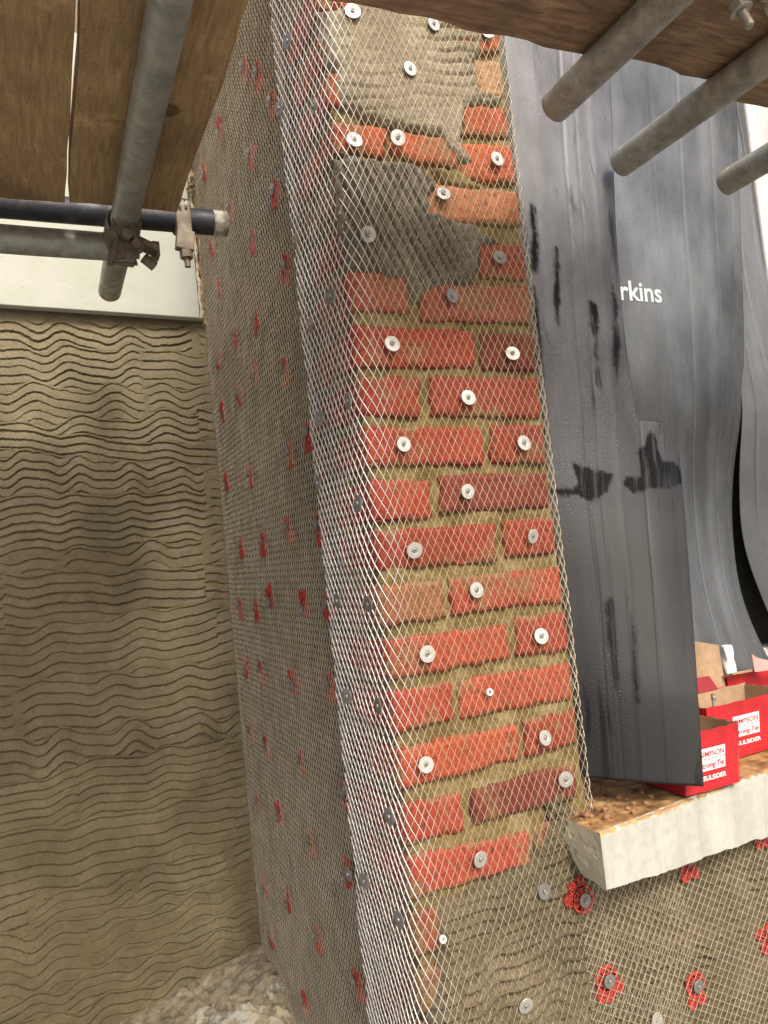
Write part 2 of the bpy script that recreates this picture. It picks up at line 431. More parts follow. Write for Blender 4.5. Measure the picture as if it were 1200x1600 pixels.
# ------------------------------------------------------------------ ground far below the scaffold
g = MB(); g.add([(-900, -900, -5), (900, -900, -5), (900, 900, -5), (-900, 900, -5)], [(0, 1, 2, 3)])
tag(g.build('ground', M['ground']), kind='structure')

# ------------------------------------------------------------------ scratch coat: overlapping strokes of a notched trowel
def strokes_height(A, B, strokes, seed, depth=.0032, width=.0015, lip=.0012, rag=.0005, saw=.0):
    H = .0015*fbm(A*9, B*9, seed, 3)+.0004*fbm(A*120, B*120, seed+3, 2)
    G = np.zeros_like(A); a_ax = A[0]; b_ax = B[:, 0]
    for (a0, a1, bc, n, sp, amp, wl, ph, slope, st) in strokes:
        hh_ = n*sp/2+sp+1.5*amp+abs(slope)*(a1-a0)/2+.006
        i0, i1 = np.searchsorted(a_ax, (a0-.025, a1+.025)); j0, j1 = np.searchsorted(b_ax, (bc-hh_, bc+hh_))
        if i1-i0 < 2 or j1-j0 < 2: continue
        a = A[j0:j1, i0:i1]; b = B[j0:j1, i0:i1]
        jit = .004*vnoise(a*11, b*0+ph, seed+5)+.0012*vnoise(a*55, b*60, seed+9)+rag*vnoise(a*330, b*130, seed+11)
        zc = bc+slope*(a-(a0+a1)/2)+amp*np.sin(2*math.pi*a/wl+ph)+.45*amp*np.sin(2*math.pi*a/(wl*.57)+ph*2.3)+jit
        u = (b-zc)/sp+n/2.0
        k = np.floor(u+.5)
        d = (u-k)*sp
        # every notch starts and ends a little differently
        e0 = a0+.012*np.sin(k*12.9+ph*7); e1 = a1+.012*np.sin(k*7.7+ph*5)
        inside = sstep(0, .010, a-e0)*sstep(0, .010, e1-a)
        vis = ((k >= 0) & (k <= n))
        foot = sstep(-.45, -.25, u)*sstep(-.45, -.25, n-u)*sstep(0, .006, a-a0+.01)*sstep(0, .006, a1+.01-a)
        amp_k = (.55+.45*np.sin(k*2.1+ph*3))*.5+.6
        fade = st*np.clip(1+.7*fbm(a*8, b*14, seed+21+int(ph*10), 2), .45, 1.3)
        rg = 1+.5*vnoise(a*260, b*90, seed+31)
        g = -depth*np.exp(-(d/width)**2)*rg+lip*rg*np.exp(-((d-width*1.9)/(width*1.5))**2)-.5*lip*np.exp(-((d+width*3)/(width*2.2))**2)
        if saw:      # each band laps over the one below it
            f = 1-(u-np.floor(u)); inb = (u > 0) & (u < n)
            g = g+saw*(sstep(0, .85, f)-.5)*inb
        G[j0:j1, i0:i1] = G[j0:j1, i0:i1]*(1-foot)+g*inside*vis*amp_k*fade
    return H+G

def make_strokes(a0, a1, b0, b1, sp, seed, colw, amp=.007, wl=.14, slope=0, extra=.35):
    r = random.Random(seed); S = []
    b = b1
    while b > b0-.05:
        n = r.randint(4, 7)
        a = a0-.05
        while a < a1:
            w = r.choice(colw)
            S.append((a-.012, a+w+.012, b+r.uniform(-.012, .012), n+r.choice((0, 0, 1)), sp*r.uniform(.85, 1.15), amp*r.uniform(.5, 1.35),
                      wl*r.uniform(.8, 1.35), r.uniform(0, 6.28), slope+r.uniform(-.06, .06), r.uniform(.55, 1.2)))
            a += w
        b -= n*sp*r.uniform(.85, 1.0)
    r2 = random.Random(seed+1)
    # a few later strokes crossing the seams
    for _ in range(int(len(S)*extra)):
        a = r2.uniform(a0, a1); w = r2.choice(colw)*.8
        S.append((a, a+w, r2.uniform(b0, b1), r2.randint(2, 5), sp*r2.uniform(.85, 1.15), amp*r2.uniform(.5, 1.3), wl*r2.uniform(.8, 1.3), r2.uniform(0, 6.28), slope+r2.uniform(-.15, .15), r2.uniform(.4, 1.0)))
    return S

# ---- back wall
back = empty('rendered_wall', (0, .93, -.2))
tag(back, 'recessed wall of wet olive brown render combed in wavy ridges, under the white board', 'wall')
P = lambda o: (setattr(o, 'parent', back), setattr(o, 'matrix_parent_inverse', Matrix.Translation((0, -.93, .2))))
def under(o, root):
    o.parent = root; o.matrix_parent_inverse = Matrix.Translation(-Vector(root.location)); return o
Sb = make_strokes(-.35, .43, -1.05, .66, .0228, 11, (.22, .33, .45, .8), .0085, .135, extra=.12)
def hb(A, B):
    h = strokes_height(A, B, Sb, 31, .0068, .0014, .0013, .0014, .0030)
    edge = sstep(.43, .39, A+.006*vnoise(B*20, B*0, 5))
    smooth = .0015*fbm(A*40, B*40, 77, 2)
    h = h*edge+smooth*(1-edge)+.010*sstep(.405, .445, A)
    h = h*sstep(.648, .625, B+.004*vnoise(A*25, A*0, 8))
    return h
o = hf_obj('scratch_coat', -.42, .436, -1.08, .67, .0020, .0010, hb, BACK, M['wet_render']); under(o, back)
b = MB(); b.box((.0, 1.03, .2), (.95, .19, 2.9)); under(b.build('masonry', M['old_render']), back)

# white board under the scaffold, fixed over the wall
wb = empty('white_board', (.1, .91, .95))
tag(wb, 'white painted board with rust stain above the combed render, behind the scaffold tubes', 'board')
def hw(A, B): return .0006*fbm(A*30, B*30, 3, 3)
A_, B_ = .402, .648
b = MB(); zb = lambda x: .659-.035*(x+.05)
V = [(-.6, .898, zb(-.6)), (A_, .898, zb(A_)), (A_, .898, 1.35), (-.6, .898, 1.35), (-.6, .926, zb(-.6)), (A_, .926, zb(A_)), (A_, .926, 1.35), (-.6, .926, 1.35)]
b.add(V, [(0, 1, 2, 3), (5, 4, 7, 6), (0, 4, 5, 1), (1, 5, 6, 2), (3, 2, 6, 7), (0, 3, 7, 4)])
under(b.build('panel', M['white_board'], bevel=.002), wb)
# torn edge strip down the right side of the board
def ragged_strip(name, x0, x1, z0, z1, y, th, mat, root, seed, amp=.006):
    n = 120; zz = np.linspace(z0, z1, n); V = []; F = []
    L = x0+amp*.4*fbm(zz*40, zz*0, seed, 3); Rr = x1+amp*fbm(zz*45, zz*0+3, seed+1, 4)
    D = y-th*(.7+.6*fbm(zz*60, zz*0+7, seed+2, 3))
    for i in range(n):
        V += [(L[i], D[i], zz[i]), ((L[i]+Rr[i])/2, D[i]-th*.3*random.random(), zz[i]), (Rr[i], D[i]+th*.3, zz[i]), (Rr[i], y+.03, zz[i]), (L[i], y+.03, zz[i])]
    for i in range(n-1):
        for k in range(5): F.append((i*5+k, i*5+(k+1) % 5, i*5+5+(k+1) % 5, i*5+5+k))
    F.append((0, 1, 2, 3, 4)[::-1]); F.append(tuple((n-1)*5+k for k in range(5)))
    o = MB().add(V, F).build(name, mat); under(o, root); return o
ragged_strip('torn_edge', .4035, .412, .645, 1.3, .905, .008, M['torn'], wb, 41)
ragged_strip('crumbling_edge', .4135, .424, .63, 1.25, .912, .010, M['sandy_edge'], back, 47, .009)
hh = random.Random(5)
m = MB()
for i in range(26):   # crumbs hanging at the board's corner
    x = hh.uniform(.398, .423); z = hh.uniform(.95, .99) if i % 2 else hh.uniform(.9, 1.0)
    r_ = hh.uniform(.002, .006); m.lathe((x, .893+hh.uniform(-.006, .004), z), (hh.uniform(-1, 1), -1, hh.uniform(-1, 1)), [(r_*.5, 0), (r_, r_*.6), (r_*.4, r_*1.3)], 6)
under(m.build('loose_crumbs', M['sandy_edge']), back)

# ---- ledge at the foot of the back wall
led = empty('stone_ledge', (.1, .7, -.95))
tag(led, 'crumbling stone ledge with flaking cream paint and smeared mortar at the foot of the wall', 'ledge')
def ledge_h(A, B):        # a = X, b = Y ; returns Z
    z = -.930-.21*(.43-A)-.09*sstep(.75, .45, B)-.01*sstep(.93, .75, B)
    z = z+.012*fbm(A*9, B*9, 60, 4)+.0030*fbm(A*32, B*32, 66, 3)+.0018*fbm(A*110, B*110, 69, 2)
    lump = np.exp(-(((A-.38)/.07)**2+((B-.78)/.12)**2))
    z = z+lump*(.016+.015*fbm(A*28, B*28, 63, 3))
    # crack running across the mortar
    cx = .24+.62*(.9-B)+.015*np.sin(B*22)
    z = z-.009*np.exp(-((A-cx)/.0045)**2)+.004*np.exp(-((A-cx-.009)/.005)**2)
    z = z+.006*sstep(.88, .93, B+.01*fbm(A*30, B*0, 4, 2))
    return z
na, nb = 260, 260
A, B = np.meshgrid(np.linspace(-.45, .445, na), np.linspace(.34, .945, nb))
Z = ledge_h(A, B)
pm = sstep(.86, .82, B+.04*fbm(A*10, B*10, 12, 3)+.10*sstep(.26, .38, A))
T = np.stack([pm, pm, pm, pm*0+1], -1).reshape(-1, 4)
o = np_mesh('weathered_top', np.stack([A, B, Z], -1).reshape(-1, 3), grid_faces(na, nb), M['ledge'], None, True, T); under(o, led)
b = MB(); b.box((0, .64, -1.32), (.9, .58, .36)); under(b.build('stone_body', M['ledge']), led)

# ------------------------------------------------------------------ brick pier
pier = empty('brick_pier', (.59, .1, -.5))
tag(pier, 'red brick pier with yellow joints and grey mortar patches under the diamond mesh', 'pier')
b = MB(); b.box(((X0+X1)/2+.004, .50, .05), (X1-X0-.024, .965, 2.5)); under(b.build('core', M['mortar']), pier)

def px_quad(q): return [tuple(at(x, y, 1, 0)[[0, 2]]) for x, y in q]
bricks = []   # quads TL TR BR BL in (X, Z) on the front plane with a tint
RED = (.265, .040, .022); RED2 = (.315, .050, .027); DRK = (.175, .033, .023); ORG = (.41, .088, .034); TAN = (.33, .20, .105); PNK = (.31, .082, .052)
def bk(x0, ytl, x1, ytr, x2, ybr, x3, ybl, c): bricks.append((px_quad([(x0, ytl), (x1, ytr), (x2, ybr), (x3, ybl)]), c))
# measured from the photograph, course by course
bk(494, -46, 583, -36, 589, 13, 500, 10, ORG); bk(590, -36, 745, -26, 752, 28, 596, 14, ORG)
bk(500, 28, 640, 42, 650, 98, 507, 88, ORG); bk(690, 22, 786, 26, 791, 82, 700, 78, ORG)
bk(505, 108, 640, 128, 648, 180, 510, 160, ORG); bk(740, 88, 792, 93, 797, 152, 750, 150, TAN)
bk(507, 186, 604, 197, 606, 243, 512, 237, ORG); bk(612, 200, 715, 215, 720, 262, 616, 244, ORG); bk(724, 162, 801, 165, 806, 214, 728, 208, ORG)
bk(515, 262, 600, 272, 606, 318, 521, 312, TAN); bk(719, 221, 808, 226, 813, 286, 724, 281, ORG)
bk(522, 342, 640, 350, 646, 405, 530, 399, RED); bk(662, 284, 816, 297, 820, 352, 670, 345, (.42, .16, .075))
bk(648, 352, 738, 366, 740, 420, 652, 412, TAN); bk(749, 377, 822, 380, 827, 438, 753, 433, (.33, .075, .05))
bk(539, 420, 639, 428, 642, 489, 545, 484, PNK); bk(655, 438, 828, 445, 832, 505, 659, 500, PNK)
bk(544, 506, 742, 514, 746, 574, 550, 571, RED2); bk(752, 518, 836, 522, 839, 580, 757, 575, DRK)
bk(556, 584, 658, 588, 661, 652, 562, 648, RED); bk(674, 586, 844, 590, 848, 653, 678, 649, RED2)
bk(566, 666, 757, 664, 760, 726, 572, 728, RED); bk(768, 662, 851, 662, 855, 723, 772, 724, RED)
bk(576, 748, 672, 750, 677, 809, 582, 815, RED2); bk(685, 740, 858, 736, 861, 792, 690, 801, DRK)
bk(587, 827, 776, 817, 780, 878, 592, 891, RED); bk(788, 811, 866, 808, 870, 864, 793, 871, RED2)
bk(595, 914, 694, 906, 700, 966, 600, 980, (.27, .11, .05)); bk(704, 902, 877, 886, 881, 942, 708, 961, RED2)
bk(603, 998, 794, 974, 798, 1030, 608, 1064, (.38, .07, .033)); bk(806, 964, 886, 958, 890, 1018, 811, 1027, RED)
bk(610, 1080, 706, 1066, 711, 1124, 615, 1148, RED2); bk(717, 1064, 892, 1036, 896, 1093, 722, 1124, (.37, .065, .032))
bk(622, 1168, 811, 1132, 815, 1188, 628, 1236, (.44, .085, .037)); bk(819, 1126, 900, 1108, 904, 1164, 824, 1184, RED)
bk(632, 1258, 724, 1240, 728, 1300, 636, 1324, RED2); bk(736, 1236, 903, 1192, 906, 1246, 740, 1292, DRK)
bk(638, 1340, 830, 1298, 834, 1352, 642, 1410, (.36, .058, .033)); bk(838, 1292, 906, 1272, 908, 1316, 842, 1336, DRK)
bk(641, 1428, 738, 1406, 742, 1464, 646, 1500, RED); bk(750, 1402, 910, 1350, 912, 1400, 752, 1452, RED)
bk(650, 1520, 840, 1470, 842, 1530, 655, 1590, DRK); bk(655, 1610, 750, 1580, 752, 1640, 660, 1672, DRK)

bricks = [([(X0+.0015, q[0][1]) if abs(q[0][0]-X0) < .03 else (q[0][0]-.0012, q[0][1]+.001), (min(q[1][0]+.0012, X1), q[1][1]+.001), (min(q[2][0]+.0012, X1), q[2][1]-.0012), (X0+.0015, q[3][1]-.0012) if abs(q[3][0]-X0) < .03 else (q[3][0]-.0012, q[3][1]-.0012)], c) for q, c in bricks]

def brick_faces(quads, fmap, seed, depth=.02):
    Vs = []; Fs = []; Ts = []; off = 0; rr = random.Random(seed)
    for qi, (q, col) in enumerate(quads):
        (ax, az), (bx, bz), (cx, cz), (dx, dz) = q
        w = math.hypot(bx-ax, bz-az); h = math.hypot(dx-ax, dz-az)
        nu = max(8, int(w/.0017)); nv = max(8, int(h/.0017))
        U, W = np.meshgrid(np.linspace(0, 1, nu), np.linspace(0, 1, nv))
        A = (ax*(1-U)+bx*U)*(1-W)+(dx*(1-U)+cx*U)*W
        B = (az*(1-U)+bz*U)*(1-W)+(dz*(1-U)+cz*U)*W
        e = np.minimum(np.minimum(U, 1-U)*w, np.minimum(W, 1-W)*h)
        ed = 1-sstep(0, .012, e)
        s = seed+qi*7
        A = A+ed*.0046*fbm(A*60, B*60, s, 3); B = B+ed*.0038*fbm(A*60, B*60, s+3, 3)
        cr = np.minimum(np.minimum(U, 1-U)*w, 1)+0; cv = np.minimum(W, 1-W)*h
        corner = np.hypot(np.maximum(0, .009-cr), np.maximum(0, .009-cv))
        H = .0012*rr.uniform(-1, 1)+.0014*fbm(A*40, B*40, s+5, 3)+.0006*fbm(A*220, B*220, s+6, 2)
        H = H-.0055*(1-np.sqrt(np.clip(1-(1-np.clip(e/.006, 0, 1))**2, 0, 1)))-.45*corner
        chip = sstep(.35, .6, fbm(A*26, B*26, s+8, 2))*sstep(.02, .006, e); H = H-.004*chip
        H[0, :] = H[-1, :] = -depth; H[:, 0] = H[:, -1] = -depth
        V = fmap(A, B, H).reshape(-1, 3)
        v = rr.uniform(.85, 1.15); c = np.array(col)*v
        m = (.5+.5*fbm(A*11, B*11, s+9, 3))[..., None]
        T = c[None, None, :]*(.8+.4*m)
        zlow = .5*(1-sstep(-.62, -.30, B))+sstep(.30, .5, B)*.12
        sm_ = sstep(.10, .34, .55*fbm(A*24, B*24, s+13, 4)+.30*(1-np.clip(e/.010, 0, 1))+zlow-.12)[..., None]*.8
        T = T*(1-sm_)+np.array((.24, .165, .078))[None, None, :]*sm_
        sp_ = (sstep(.42, .6, fbm(A*130, B*130, s+15, 2))*.55)[..., None]
        T = T*(1-sp_)+np.array((.10, .035, .02))[None, None, :]*sp_
        T = np.concatenate([T, np.ones((nv, nu, 1))], -1).reshape(-1, 4)
        Vs.append(V); Ts.append(T); Fs.append(grid_faces(nu, nv)[:, ::-1]+off); off += len(V)
    return np.concatenate(Vs), np.concatenate(Fs), np.concatenate(Ts)
V, F, T = brick_faces(bricks, FRONT, 100)
under(np_mesh('front_bricks', V, F, M['brick'], None, True, T), pier)
# side faces of the same courses, on the return
side = []
rr = random.Random(3)
for q, col in bricks:
    if abs(q[0][0]-X0) > .03: continue
    zt, zb_ = q[0][1], q[3][1]
    w = (q[1][0]-q[0][0])
    L = .103 if w > .16 else .215
    side.append(([(.215 if L > .2 else .103, zt+.001), (.002, zt), (.002, zb_), (L, zb_+.001)], col))
    if L < .2: side.append(([(.215, zt), (.114, zt), (.114, zb_), (.215, zb_)], rr.choice((RED, DRK, RED2))))
side = [([q[0], q[1], q[2], q[3]], c) for q, c in side]
V, F, T = brick_faces(side, LEFT, 300)
under(np_mesh('return_bricks', V, F, M['brick'], None, True, T), pier)
# joints
def hm(A, B): return -.0095+.0060*fbm(A*22, B*22, 7, 3)+.0014*fbm(A*120, B*120, 8, 2)
under(hf_obj('front_joints', X0+.006, X1-.001, -.86, 1.15, .0026, .0026, hm, FRONT, M['mortar']), pier)
def hms(A, B): return -.0075+.003*fbm(A*22, B*22, 17, 3)+.0014*fbm(A*120, B*120, 18, 2)
under(hf_obj('return_joints', .006, .24, -1.0, 1.15, .003, .003, hms, LEFT, M['mortar']), pier)
b = MB(); b.box((X1-.007, .16, .2), (.014, .30, 2.2)); b.box((X1+.03, .30, .2), (.075, .06, 2.2)); under(b.build('window_reveal', M['mortar'], bevel=.002), pier)

# grey mortar patches thrown over the front
def patch(name, pts, mat, seed, thick, gfun, res=.0024, edge=.010):
    poly = [tuple(at(x, y, 1, 0)[[0, 2]]) for x, y in pts]
    xs = [p[0] for p in poly]; zs = [p[1] for p in poly]
    def h(A, B):
        s = poly_sd(A, B, poly)+.006*fbm(A*35, B*35, seed, 4)+.003*fbm(A*130, B*130, seed+2, 2)
        base = -.010+(thick+.010)*np.sqrt(np.clip((s+.001)/edge, 0, 1))
        return base+sstep(.0, .012, s)*(gfun(A, B)+.0018*fbm(A*28, B*28, seed+5, 4)+.0008*fbm(A*150, B*150, seed+6, 2))
    return under(hf_obj(name, max(X0-.004, min(xs)-.01), max(xs)+.01, min(zs)-.01, max(zs)+.01, res, res, h, FRONT, mat, None, -.0085), pier)
def comb(ang, sp, dep, seed, wob=.004):
    ca, sa = math.cos(R(ang)), math.sin(R(ang))
    def f(A, B):
        u = A*ca+B*sa+wob*fbm(A*12, B*12, seed, 3)
        k = np.abs((u/sp) % 1-.5)*2
        m = np.clip(.5+1.2*fbm(A*9, B*9, seed+4, 2), .1, 1)
        return -dep*sstep(.55, .95, k)*m
    return f
top_poly = [(497, 14), (548, 8), (600, -50), (745, -50), (757, 20), (752, 85), (738, 95), (752, 140), (788, 152), (760, 160), (726, 168), (722, 205), (718, 222), (740, 250), (732, 266), (712, 248), (696, 222), (688, 208), (640, 205), (600, 196), (560, 178), (530, 165), (520, 128), (526, 108), (512, 98), (503, 60)]
f1 = comb(100, .019, .005, 5, .012)
patch('upper_mortar_patch', top_poly, M['grey_mortar'], 51, .0055, f1)
low_poly = [(512, 246), (560, 244), (640, 252), (668, 266), (684, 292), (668, 305), (670, 330), (706, 342), (742, 352), (782, 380), (752, 386), (748, 425), (735, 440), (690, 448), (672, 452), (650, 470), (634, 432), (600, 428), (540, 418), (528, 330), (517, 290)]
f2 = comb(24, .0155, .0095, 9, .004)
patch('lower_mortar_patch', low_poly, M['dark_mortar'], 57, .008, f2)
patch('right_mortar_smear', [(676, 258), (716, 262), (760, 292), (735, 300), (700, 286)], M['mortar'], 59, .003, lambda A, B: 0*A)

# scratch coat on the long left return (part of the pier)
Sl = make_strokes(-.05, .95, -1.05, 1.3, .019, 23, (.16, .22, .3), .008, .16)
def hl(A, B):
    h = strokes_height(A, B, Sl, 71, .0085, .0028, .0028, .0012, .004)
    lim = .135+.025*fbm(B*7, B*0, 13, 3)+.008*fbm(A*60, B*60, 15, 2)
    cover = sstep(lim-.01, lim+.012, A)
    return -.012+.014*cover+h*cover
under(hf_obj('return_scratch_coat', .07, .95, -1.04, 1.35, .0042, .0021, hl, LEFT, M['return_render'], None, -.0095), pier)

# ------------------------------------------------------------------ rendered wall below the sill
low = empty('rendered_wall', (.95, .05, -.8))
tag(low, 'sandy scratch rendered wall under the white window sill, meshed over with red spacers', 'wall')
poly3 = [tuple(at(x, y, 1, 0)[[0, 2]]) for x, y in [(676, 1424), (692, 1500), (676, 1540), (668, 1700)]]+[(.50, -1.05), (1.7, -1.05), (1.7, -.44), (.775, -.44)]+[tuple(at(x, y, 1, 0)[[0, 2]]) for x, y in [(902, 1232), (880, 1240), (862, 1272), (838, 1340), (800, 1362), (760, 1384), (715, 1398)]]
Sw = make_strokes(.40, 1.5, -1.05, -.45, .017, 29, (.16, .22, .3), .007, .12, .10)
def h3(A, B):
    s = poly_sd(A, B, poly3)+.006*fbm(A*35, B*35, 91, 4)+.003*fbm(A*130, B*130, 92, 2)
    base = -.010+.0155*np.sqrt(np.clip((s+.001)/.012, 0, 1))
    return base+sstep(0, .02, s)*(strokes_height(A, B, Sw, 95, .0060, .0020, .0020, .0012, .003)+.0012*fbm(A*70, B*70, 97, 3))
under(hf_obj('scratch_coat', X0+.01, 1.65, -1.05, -.43, .0028, .0019, h3, FRONT, M['sand_render'], None, -.0085), low)
b = MB(); b.box((1.2, .155, -.77), (.88, .26, .60)); under(b.build('masonry', M['sand_render']), low)

# ------------------------------------------------------------------ expanded metal lath
def ribbon_set(lines, w, h):
    Vs = []; Fs = []; off = 0
    for P_, N_ in lines:
        n = len(P_)
        if n < 2: continue
        T_ = np.gradient(P_, axis=0); T_ /= np.linalg.norm(T_, axis=1, keepdims=True)+1e-12
        Bn = np.cross(T_, N_); Bn /= np.linalg.norm(Bn, axis=1, keepdims=True)+1e-12
        c = [P_-Bn*w-N_*h, P_+Bn*w-N_*h, P_+Bn*w+N_*h, P_-Bn*w+N_*h]
        V = np.stack(c, 1).reshape(-1, 3)
        i = np.arange(n-1)[:, None]*4
        k = np.array([[0, 1, 5, 4], [1, 2, 6, 5], [2, 3, 7, 6], [3, 0, 4, 7]])
        F = (i[:, None, :]+k[None, :, :]).reshape(-1, 4)
        F = np.concatenate([F, [[3, 2, 1, 0], [4*n-4, 4*n-3, 4*n-2, 4*n-1]]])
        Vs.append(V); Fs.append(F+off); off += len(V)
    return np.concatenate(Vs), np.concatenate(Fs)
def lath_lines(s0, s1, t0, t1, angs, pitch, mapf, region=None, step=.006, seed=0, wob=.0006):
    rr = random.Random(seed); out = []
    for fi, (ang, pt) in enumerate(zip(angs, pitch)):
        d = np.array([math.cos(R(ang)), math.sin(R(ang))]); nrm = np.array([-d[1], d[0]])
        cs = [c0*nrm[0]+c1*nrm[1] for c0 in (s0, s1) for c1 in (t0, t1)]
        k0, k1 = int(min(cs)/pt)-1, int(max(cs)/pt)+1
        Lm = math.hypot(s1-s0, t1-t0)
        cm = np.array([(s0+s1)/2, (t0+t1)/2])
        for k in range(k0, k1+1):
            o_ = nrm*(k*pt+rr.uniform(-1, 1)*wob); o_ = o_+d*(d@(cm-o_))
            l = np.arange(-Lm/2-.01, Lm/2+.01, step)
            S = o_[0]+d[0]*l; Tt = o_[1]+d[1]*l
            ok = (S >= s0) & (S <= s1) & (Tt >= t0) & (Tt <= t1)
            if region is not None: ok &= region(S, Tt)
            idx = np.where(ok)[0]
            if len(idx) < 2: continue
            for seg in np.split(idx, np.where(np.diff(idx) > 1)[0]+1):
                if len(seg) < 2: continue
                P_, N_ = mapf(S[seg], Tt[seg], fi); out.append((P_, N_))
    return out
# sheet A: front of the pier, round the corner in a loose bulge, ending on the return.  s = arc length from the right reveal
PATH = [(X1+.004, .030), (X1+.004, .0), (X1-.004, -.006), (X1-.03, -.0065)]
PATH += [(x, -.0065) for x in np.linspace(X1-.05, X0+.075, 8)]
PATH += [(X0+.055, -.0075), (X0+.036, -.0105), (X0+.019, -.0130), (X0+.007, -.0095), (X0-.001, .003), (X0-.006, .025), (X0-.0105, .06), (X0-.0155, .11), (X0-.021, .165), (X0-.0225, .20)]
PATH = np.array(PATH)
def cr_path(pts, m=10):
    P_ = np.vstack([2*pts[0]-pts[1], pts, 2*pts[-1]-pts[-2]]); out = []
    for i in range(1, len(P_)-2):
        for k in range(m):
            t = k/m; p0, p1, p2, p3 = P_[i-1:i+3]
            out.append(.5*((2*p1)+(-p0+p2)*t+(2*p0-5*p1+4*p2-p3)*t*t+(-p0+3*p1-3*p2+p3)*t**3))
    out.append(P_[-2]); return np.array(out)
PC = cr_path(PATH); SL = np.concatenate([[0], np.cumsum(np.hypot(*np.diff(PC, axis=0).T))])
TN = np.gradient(PC, axis=0); TN /= np.linalg.norm(TN, axis=1, keepdims=True)
def mapA(s, t, fi):
    x = np.interp(s, SL, PC[:, 0]); y = np.interp(s, SL, PC[:, 1])
    tx = np.interp(s, SL, TN[:, 0]); ty = np.interp(s, SL, TN[:, 1])
    N = np.stack([-ty*-1*-1, tx, 0*s], -1)      # outward: to the viewer on the front, to the left on the return
    N /= np.linalg.norm(N, axis=1, keepdims=True)
    bend = np.exp(-((s-.40)/.10)**2)
    off = .0016*fbm(s*9, t*9, 5, 3)+.0035*bend*vnoise(t*6, t*0, 6)+.0004*fi+.0016*bend*fbm(s*40, t*40, 12, 2)
    Pp = np.stack([x, y, t], -1)+N*off[:, None]
    return Pp, N
# orientation check of the path normal: on the front the path runs in -X, its outward normal is -Y
_p, _n = mapA(np.array([.18]), np.array([0.]), 0)
NS = 1.0 if _n[0, 1] < 0 else -1.0
_old = mapA
def mapA(s, t, fi):
    P_, N_ = _old(s, t, fi)
    if NS < 0: P_ = P_-0; N_ = -N_
    return P_, N_
ANG = 27.5; PIT = .0128*math.cos(R(ANG))
s_bare = float(SL[np.argmin(np.hypot(PC[:, 0]-(X0-.016), PC[:, 1]-.165))])
zbot = lambda x: 0
def regA(s, t):
    endl = s_bare+.006*fbm(t*30, t*0, 3, 2)
    return s < endl
LA = lath_lines(0, float(SL[-1]), -1.0, 1.16, (90-ANG, 90+ANG), (PIT, PIT), mapA, regA, .0058, 1)
def split_lines(lines, test):
    a, b_ = [], []
    for P_, N_ in lines:
        m = test(P_); cut = np.where(np.diff(m.astype(int)) != 0)[0]+1
        parts = np.split(np.arange(len(P_)), cut)
        for j, p in enumerate(parts):
            if j < len(parts)-1: p = np.append(p, p[-1]+1)
            if len(p) > 1: (a if m[p[0]] else b_).append((P_[p], N_[p]))
    return a, b_
def ribbon_var(lines, wf):
    Vs, Fs, Cs = [], [], []; off = 0
    for P_, N_, fam in lines:
        n = len(P_)
        if n < 2: continue
        T_ = np.gradient(P_, axis=0); T_ /= np.linalg.norm(T_, axis=1, keepdims=True)+1e-12
        Bn = np.cross(T_, N_); Bn /= np.linalg.norm(Bn, axis=1, keepdims=True)+1e-12
        w, h, c = wf(P_, fam); w = w[:, None]; h = h[:, None]
        V = np.stack([P_-Bn*w-N_*h, P_+Bn*w-N_*h, P_+Bn*w+N_*h, P_-Bn*w+N_*h], 1).reshape(-1, 3)
        i = np.arange(n-1)[:, None]*4
        k = np.array([[0, 1, 5, 4], [1, 2, 6, 5], [2, 3, 7, 6], [3, 0, 4, 7]])
        F = (i[:, None, :]+k[None, :, :]).reshape(-1, 4)
        F = np.concatenate([F, [[3, 2, 1, 0], [4*n-4, 4*n-3, 4*n-2, 4*n-1]]])
        Vs.append(V); Fs.append(F+off); Cs.append(np.repeat(c, 4)); off += len(V)
    C_ = np.concatenate(Cs); C4 = np.stack([C_, C_, C_, C_*0+1], 1)
    return np.concatenate(Vs), np.concatenate(Fs), C4
lathA = empty('metal_lath', (.59, -.0115, 0))
tag(lathA, 'diamond wire mesh over the brick front, wrapped bright silver round the left corner', 'mesh')
def family(P_, N_):
    return 1 if (P_[-1, 2]-P_[0, 2])*((P_[-1, 1]-P_[-1, 0])-(P_[0, 1]-P_[0, 0])) > 0 else 0
LA3 = [(P_, N_, family(P_, N_)) for P_, N_ in LA]
def wfA(P_, fam):
    k = 1-sstep(X0+.004, X0+.060, P_[:, 0])
    if fam: return .00019+.00025*k, .0004+.0004*k, k
    return .00019+.00000*k, .0004+0*k, k*.8
V, F, C4 = ribbon_var(LA3, wfA)
under(np_mesh('netting', V, F, M['wire_mix'], None, False, C4), lathA)
# sheet B: the long return
def mapB(s, t, fi):
    off = .011+.0025*fbm(s*5, t*5, 8, 3)+.0008*fi+.001*fbm(s*30, t*30, 9, 2)
    return np.stack([X0-off, s, t], -1), np.stack([0*s-1, 0*s, 0*s], -1)
def regB(s, t): return s > .150+.006*fbm(t*30, t*0, 4, 2)
LB = lath_lines(.09, .925, -.98, 1.3, (90-ANG, 90+ANG), (PIT, PIT), mapB, regB, .0060, 2)
V, F = ribbon_set(LB, .00019, .0004)
lb = empty('metal_lath', (X0-.011, .5, 0)); tag(lb, 'dull wire mesh over the long scratch rendered left return, dotted with red spacers', 'mesh')
under(np_mesh('netting', V, F, M['wire_dull'], None, False), lb)
